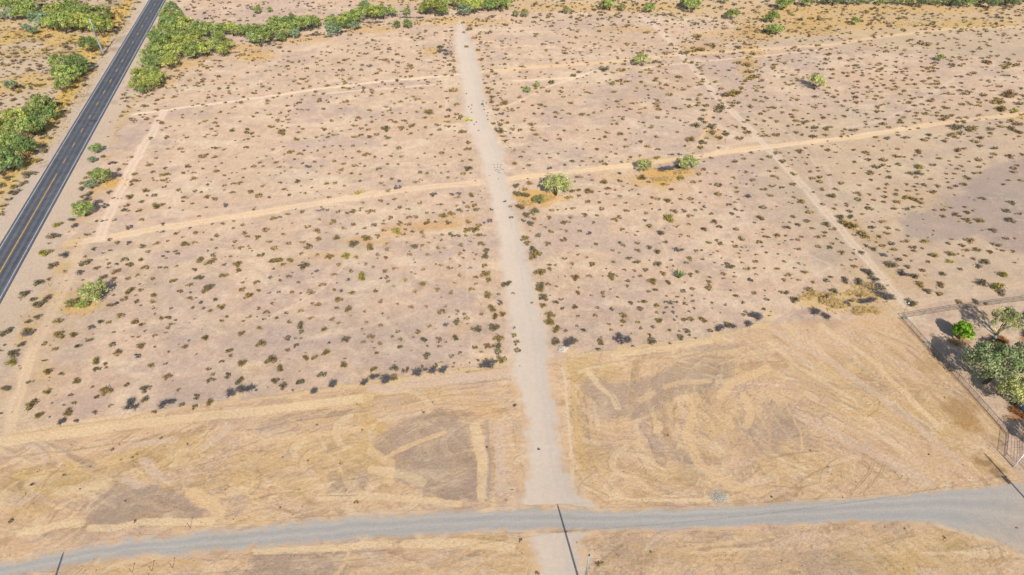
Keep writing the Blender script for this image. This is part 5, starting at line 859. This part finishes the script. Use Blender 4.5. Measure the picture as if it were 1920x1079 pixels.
B = [(247, 759, 26, 20, 0, 'fan-shaped dark brush heap left of the graded edge, with a tail'), (308, 758, 9, 18, -.5, 'hooked line of dark brush, left arm'), (322, 753, 14, 6, 0, 'hooked line of dark brush, top arm'), (434, 737, 13, 16, .3, 'dark brush heap at the left end of the long pair'), (462, 733, 36, 14, .2, 'longest dark brush heap at the end of the left flat'),
     (116, 791, 10, 8, .4, 'thin dark brush line in the bottom left corner'), (624, 720, 16, 12, .6, 'lone dark brush heap left of the middle of the edge'), (590, 733, 9, 6, .2, 'tiny dark brush heap below the edge'), (684, 718, 14, 8, .3, 'small brush heap left of three along the edge'), (703, 708, 16, 8, .1, 'brush heap in the middle of three along the edge'), (729, 711, 28, 14, .3, 'largest brush heap of three along the edge'),
     (783, 700, 14, 16, .5, 'brush heap with a left-hand hook below the flat'), (805, 696, 24, 12, 0, 'wide brush heap right of the hooked one'), (832, 695, 16, 12, .4, 'last brush heap before those at the track'), (916, 684, 36, 16, 0, 'brush heap beside the left edge of the dirt track'),
     (1068, 644, 26, 16, .3, 'dark brush heap at the right edge of the dirt track'), (1166, 640, 30, 14, 0, 'triangular brush heap right of the dirt track'), (1163, 631, 12, 12, 0, 'small peak of brush behind the triangular heap'), (1417, 594, 26, 22, .5, 'tall dark brush heap above the right graded edge'), (1402, 608, 12, 10, .5, 'lower tail of the tall brush heap'), (1350, 617, 22, 9, .4, 'brush line under an olive shrub on the right edge'), (1370, 613, 20, 7, -.2, 'thin right tail of that brush line'),
     (1525, 586, 30, 12, -.1, 'dark brush heap left of the straw-coloured mound'), (1548, 594, 18, 10, -.6, 'tail of the heap left of the mound'), (1655, 553, 34, 24, 0, 'dark brush on top of the mound beside the fence corner'), (1625, 566, 40, 12, 0, 'dark brush band across the mound'), (1588, 571, 12, 10, 0, 'small dark brush clump on the mound'), (1640, 540, 60, 18, 0, 'wide grey brush cover behind the mound')]
for px, py, wp, hp, a, l in B: brush(px, py, wp, hp, a, l)
brush(1243, 319, 34, 15, 0, 'left half of the blue-grey dead brush between two trees', 260, group=None); brush(1264, 315, 26, 12, .3, 'right half of the blue-grey dead brush between two trees', 200, group=None)
for px, py, wp, l in ((832, 96, 22, 'grey fallen brush left of the far end of the dirt track'), (775, 34, 56, 'long grey thicket under the trees left of the far track end'), (700, 43, 40, 'grey thicket at the middle of the top wash'), (590, 66, 26, 'grey thicket at the left of the top wash'), (640, 60, 26, 'grey thicket left of the middle of the top wash'), (1500, 38, 14, 'grey brush clump in the golden grass top right'), (515, 77, 30, 'lowest grey thicket in the top wash')):
    brush(px, py, wp, 8, 0, l, 260, name='dead_thicket', cat='thicket', group=None)

M_straw = solid('straw', alb(240, 204, 138), 0.9, scale=1.2, lo=0.6, hi=1.2)
for px, py, wp, hp, a, l in ((1530, 557, 66, 16, -.15, 'long straw-coloured mound left of the fence corner, left end'), (1575, 572, 66, 18, -.1, 'long straw-coloured mound left of the fence corner, middle'), (1612, 545, 70, 26, .1, 'broad straw-coloured brush mound with grey brush on top'), (1625, 585, 50, 12, 0, 'low straw-coloured heap nearest the fence corner'),
                             (1028, 372, 20, 12, 0, 'bright straw tuft heap between bush and feathery tree'), (985, 382, 22, 8, 0, 'straw heap at the left of the feathery tree'), (1240, 337, 34, 10, 0, 'straw heap between the two trees by the dead brush'), (1276, 324, 30, 7, 0, 'narrow straw strip under the right tree of the pair'), (1873, 640, 22, 9, .3, 'rust-brown mulch heap under the open tree in the yard'), (1912, 778, 26, 10, -.6, 'rust-brown mulch heap at the frame edge in the yard'), (1792, 644, 16, 6, 0, 'tan leaf litter under the citrus tree')):
    brush(px, py, wp * 1.2, hp * 1.35, a, l, 700, M_rmulch if 'rust' in l else M_straw, 'straw_heap' if 'rust' not in l else 'mulch_heap', 'heap', None)
# ------------------------------------------------------------------ stones
def rocks(px, py, wp, n, mat, label, size, name='rubble_heap', flat=.5):
    c = un(px, py); rx = wp / 2 * mpp(py); mb = MB()
    for k in range(n):
        a = rb.uniform(0, 6.28); q = math.sqrt(rb.random()); s = size * rb.uniform(.5, 1.3); mb.blob((q * rx * math.cos(a), q * rx * math.sin(a) * .8, s * .3 + (1 - q) * flat), (s, s * .8, s * .6), rb.randrange(999), 6, 4, .35)
    o = mb.build(name, mat); o.location = (c.x, c.y, 0); return tag(o, label, 'rocks')
rocks(1055, 655, 18, 55, M_stone, 'heap of white rubble at the right edge of the dirt track', .28)
rocks(1347, 932, 34, 420, M_gstone, 'pale blue-grey spill of crushed stone on the gravel road verge', .08, flat=.1)
rocks(1012, 440, 7, 6, M_stone, 'white litter-like stones in a shrub right of the track', .25); rocks(1017, 592, 4, 3, M_stone, 'single white stone on the right track edge', .25)
stone_me = [None] * 4
for i in range(4):
    mb = MB(); mb.blob((0, 0, .1), (.26, .2, .17), 50 + i, 7, 5, .3); stone_me[i] = mb.mesh('stone', M_dstone)
def stones(L, label, group):
    for px, py, s in L:
        c = un(px, py); o = link(bpy.data.objects.new('stone', rb.choice(stone_me))); o.location = (c.x, c.y, 0); o.rotation_euler = (0, 0, rb.uniform(0, 6)); o.scale = (s, s, s); tag(o, label, 'stone', group)
stones([(480 + x / 4, 270 + y / 4, .9) for x, y in ((1785, 160), (1812, 158), (1838, 160), (1790, 182), (1812, 178), (1830, 176), (1853, 195), (1808, 195), (1815, 212), (1828, 218), (1838, 190), (1870, 220), (1818, 265), (1795, 200), (1822, 200), (1750, 240))], 'dark stone in the loose cluster in the middle of the dirt track', 'stones clustered on the dirt track')
stones([(480 + x / 4, y / 4, 1.4) for x, y in ((1578, 705), (1520, 632), (1703, 762), (1728, 775), (1618, 792), (1612, 820), (1617, 847), (1707, 800), (1712, 825), (1733, 872), (1738, 900), (1652, 920), (1637, 937), (1670, 982), (1595, 805), (1740, 850))], 'small dark stone on the far half of the dirt track', 'stones on the far dirt track')
stones([(960 + x / 4, 540 + y / 4, 1.4) for x, y in ((1208, 150), (1160, 66), (1165, 150), (1237, 220), (1215, 240))], 'grey stone in the ring of stones right of the track', 'stones ringing an old campfire spot')

# ------------------------------------------------------------------ poles, cables
def height_at(base, top):                      # pole height from its foot and its tip in the photo
    b = un(*base); best = min((abs(proj(b.x, b.y, h / 20)[1] - top[1]), h / 20) for h in range(2, 500)); return best[1]
def steel_pole(px, py, h):
    c = un(px, py); o = empty('steel_pole', (c.x, c.y, 0)); tag(o, 'tall pale steel pole standing on the verge left of the paved road', 'pole')
    mb = MB(); mb.tube((0, 0, .1), (0, 0, h * .5), .42, .32, 12, False); mb.tube((0, 0, h * .5), (0, 0, h), .32, .22, 12); mb.build('shaft', M_steel, o, True)
    mb = MB(); mb.tube((0, 0, 0), (0, 0, .12), .5, .5, 12)
    for k in range(6): mb.tube((.42 * math.cos(k), .42 * math.sin(k), .1), (.42 * math.cos(k), .42 * math.sin(k), .22), .03, .03, 6)
    mb.build('base_plate', M_galv, o); mb = MB(); mb.tube((0, 0, h), (0, 0, h + .12), .19, .1, 10); mb.build('cap', M_galv, o)
steel_pole(194, 102, 16.8)
PH = 14.2
SHX, SHY = LD.x / -LD.z, LD.y / -LD.z
def pole_from_tip(px, py, h=PH):
    t = un(px, py); return Vector((t.x - SHX * h, t.y - SHY * h, 0))
centre = pole_from_tip(1046, 950); leftp = pole_from_tip(118, 1040); rightp = pole_from_tip(1848, 853)
M_capd = solid('dark_insulator', alb(70, 84, 100), .4)
def utility_pole(c, label, transformer=None):
    o = empty('utility_pole', (c.x, c.y, 0)); tag(o, label, 'utility pole', 'utility poles carrying the power line')
    mb = MB(); mb.tube((0, 0, -.3), (0, 0, PH * .5), .21, .18, 12, False); mb.tube((0, 0, PH * .5), (0, 0, PH), .18, .15, 12); mb.build('shaft', M_steel, o, True)
    mb = MB(); mb.tube((0, 0, PH), (0, 0, PH + .14), .17, .12, 10); mb.tube((0, 0, PH + .14), (0, 0, PH + .4), .06, .09, 8); mb.build('pole_top_insulator', M_capd, o)
    mb = MB(); mb.box((.22, 0, 9.9), (.3, .12, .12)); mb.tube((.36, 0, 9.8), (.36, 0, 10.05), .06, .06, 8); mb.build('cable_bracket', M_galv, o)
    mb = MB(); mb.tube((.19, .05, .1), (.17, .05, PH - .6), .02, .02, 4); mb.build('ground_wire', M_capd, o)
    if transformer:
        mb = MB(); mb.tube((-.5, 0, transformer - .6), (-.5, 0, transformer + .5), .33, .33, 14); mb.tube((-.5, 0, transformer + .5), (-.5, 0, transformer + .6), .33, .2, 14); mb.tube((-.5, .1, transformer + .6), (-.5, .1, transformer + .85), .06, .04, 6); mb.build('transformer', M_galv, o, True)
utility_pole(centre, 'pale utility pole whose top shows at the bottom edge, right of centre'); utility_pole(leftp, 'utility pole below the bottom left corner, seen by its shadow on the gravel road')
tb = un(1893, 899); tt = un(1848, 853); zt = PH - math.hypot(tb.x - tt.x, tb.y - tt.y) / math.hypot(SHX, SHY)
utility_pole(rightp, 'utility pole with transformer beyond the right edge, seen by its long shadow', zt)
print('POLES', centre, leftp, rightp, zt)
def cable(a, b, z, sag, r, name, label, grp):
    n = 28; mb = MB(); P = []
    for k in range(n + 1):
        t = k / n; p = a.lerp(b, t); P.append(Vector((p.x, p.y, z - 4 * sag * t * (1 - t))))
    for p, q in zip(P[:-1], P[1:]): mb.tube(p, q, r, r, 5, False)
    tag(mb.build(name, M_cable), label, 'cable', grp)
far_r = rightp + (rightp - centre); far_l = leftp + (leftp - centre)
cable(centre, rightp, PH + .35, 1.6, .007, 'power_line', 'thin overhead power line right of the bottom pole', 'overhead lines'); cable(leftp, centre, PH + .35, 1.6, .007, 'power_line', 'thin overhead power line left of the bottom pole', 'overhead lines')
cable(centre + Vector((.36, 0, 0)), rightp, 10, 1.3, .014, 'phone_cable', 'thicker low cable right of the bottom pole, its shadow crossing the gravel road', 'overhead lines'); cable(leftp, centre, 10, 1.3, .014, 'phone_cable', 'thicker low cable left of the bottom pole', 'overhead lines')

# ------------------------------------------------------------------ chain link fence round the yard
FH = 1.4
f0 = un(1691, 597); runs = [[un(1691, 597), un(1740, 652), un(1815, 732), un(1887, 813)], [un(1691, 597), un(1751, 587), un(1803, 579), un(1919, 564), un(2060, 545)], [un(1887, 813), un(1882, 857), un(1900, 876)]]
fo = empty('chain_link_fence', f0); tag(fo, 'low galvanised chain link fence round the planted yard at right', 'fence')
rails = MB(); wire = MB(); bot = MB()
def loc(p, z=0): return Vector((p.x - f0.x, p.y - f0.y, z))
posts = []
for R_ in runs:
    for a, b in zip(R_[:-1], R_[1:]):
        L = (b - a).length; d = (b - a) / L
        rails.tube(loc(a, FH), loc(b, FH), .042, .042, 6); bot.tube(loc(a, .06), loc(b, .06), .02, .02, 4)
        n = max(1, round(L / 3.6)); posts += [a + d * (L * k / n) for k in range(n)]
        sp = .085; k = -int(FH / sp)
        while k * sp < L:
            for s in (1, -1):
                t0, z0, t1, z1 = (k * sp, 0.0, k * sp + FH, FH) if s > 0 else (k * sp, FH, k * sp + FH, 0.0)
                if t0 < 0: z0 += s * (-t0); t0 = 0
                if t1 > L: z1 -= s * (t1 - L); t1 = L
                if t1 > t0 + .02: wire.tube(loc(a + d * t0, z0 + .03), loc(a + d * t1, z1 + .03), .0028, .0028, 3, False)
            k += 1
posts += [runs[0][-1], runs[1][-1], runs[2][-1]]
wire.build('wire_mesh', M_wire, fo); rails.build('top_rail', M_galv, fo); bot.build('bottom_wire', M_galv, fo)
pm = None
for p in posts:
    if pm is None: mb = MB(); mb.tube((0, 0, -.1), (0, 0, FH + .06), .036, .036, 8); mb.blob((0, 0, FH + .08), (.05, .05, .05), 1, 8, 5, 0); pm = mb.mesh('post', M_galv)
    o = link(bpy.data.objects.new('post', pm)); o.parent = fo; o.location = loc(p)
for px, py in ((1696, 601), (1737, 646)):      # small sign plates wired to the fence
    p = un(px, py); mb = MB(); q = loc(p, .75); mb.box(q, (.7, .03, .5), -math.pi / 4); mb.build('sign_plate', M_blue, fo)
# pipe gate behind the corner, where the drive meets the road
go = empty('pipe_gate', un(1909, 868)); tag(go, 'grey pipe gate frame standing beside the white pole at right', 'gate')
a, b = Vector((0, 0, 0)), un(1911, 829) - un(1909, 868); c = un(1945, 905) - un(1909, 868); e = un(1950, 846) - un(1909, 868)
mb = MB()
for p in (a, b, c): mb.tube(p, p + Vector((0, 0, 1.7)), .05, .05, 8)
mb.build('gate_post', M_galv, go); mb = MB()
for z in (.3, .95, 1.6):
    mb.tube(a + Vector((0, 0, z)), b + Vector((0, 0, z)), .03, .03, 6); mb.tube(a + Vector((0, 0, z)), c + Vector((0, 0, z)), .03, .03, 6)
mb.tube(b * .5 + Vector((0, 0, .95)), e + Vector((0, 0, .95)), .03, .03, 6)
mb.build('gate_rail', M_galv, go)

# ------------------------------------------------------------------ yard poles, jugs, marker stakes
def yard_pole(base, h, label, head=True, r=.03):
    c = un(*base); o = empty('yard_pole', (c.x, c.y, 0)); tag(o, label, 'pole')
    mb = MB(); mb.tube((0, 0, 0), (0, 0, h), r, r * .8, 8); mb.build('shaft', M_galv if head else M_white, o, True)
    if head: mb = MB(); mb.box((.1, 0, h + .05), (.45, .2, .12), .5); mb.tube((.1, 0, h + .12), (.1, 0, h + .22), .09, .05, 8); mb.build('lamp_head', M_white, o)
yard_pole((1690, 595), height_at((1690, 595), (1701, 569)), 'thin white lamp pole inside the fence corner'); yard_pole((1807, 712), height_at((1807, 712), (1820, 687)), 'thin white lamp pole halfway along the yard fence')
yard_pole((1900, 877), 5.2, 'thick white pole at the gate by the gravel road', False, .08)
def jug(px, py, s, label):
    c = un(px, py); mb = MB(); mb.tube((0, 0, 0), (0, 0, .55 * s), .26 * s, .26 * s, 12); mb.tube((0, 0, .55 * s), (0, 0, .72 * s), .26 * s, .08 * s, 12); mb.tube((0, 0, .72 * s), (0, 0, .82 * s), .09 * s, .09 * s, 8)
    o = mb.build('water_jug', M_blue); o.location = (c.x, c.y, 0); o.scale = (1.2, 1.2, 1.6); tag(o, label, 'jug')
jug(1864, 636, 1.0, 'pale blue water jug on the orange mulch under the open tree'); jug(1916, 768, 1.2, 'bright blue water jug at the frame edge under the lower tree')
rocks(1846, 634, 7, 1, M_stone, 'flat cream boulder beside the blue jug', .55, 'boulder', 0)
def stake(px, py, h, label):
    c = un(px, py); mb = MB(); mb.tube((0, 0, -.1), (0, 0, h), .045, .04, 6); mb.box((0, 0, h - .12), (.16, .03, .2), .3)
    o = mb.build('marker_stake', M_rust); o.location = (c.x, c.y, 0); tag(o, label, 'marker stake', 'marker stakes beside the gravel road')
stake(285, 1071, 1.7, 'rusty marker stake below the gravel road, left of its pair'); stake(324, 1066, 1.7, 'rusty marker stake below the gravel road, right of its pair'); stake(248, 1074, 1.5, 'rusty marker stake below the gravel road nearest the left edge')
stake(357, 991, 1.9, 'rusty marker stake on the upper verge of the gravel road'); stake(1688, 899, 1.5, 'rusty marker stake on the graded lot at lower right'); stake(94, 538, 1.2, 'short dark stake beside the dirt path at left')
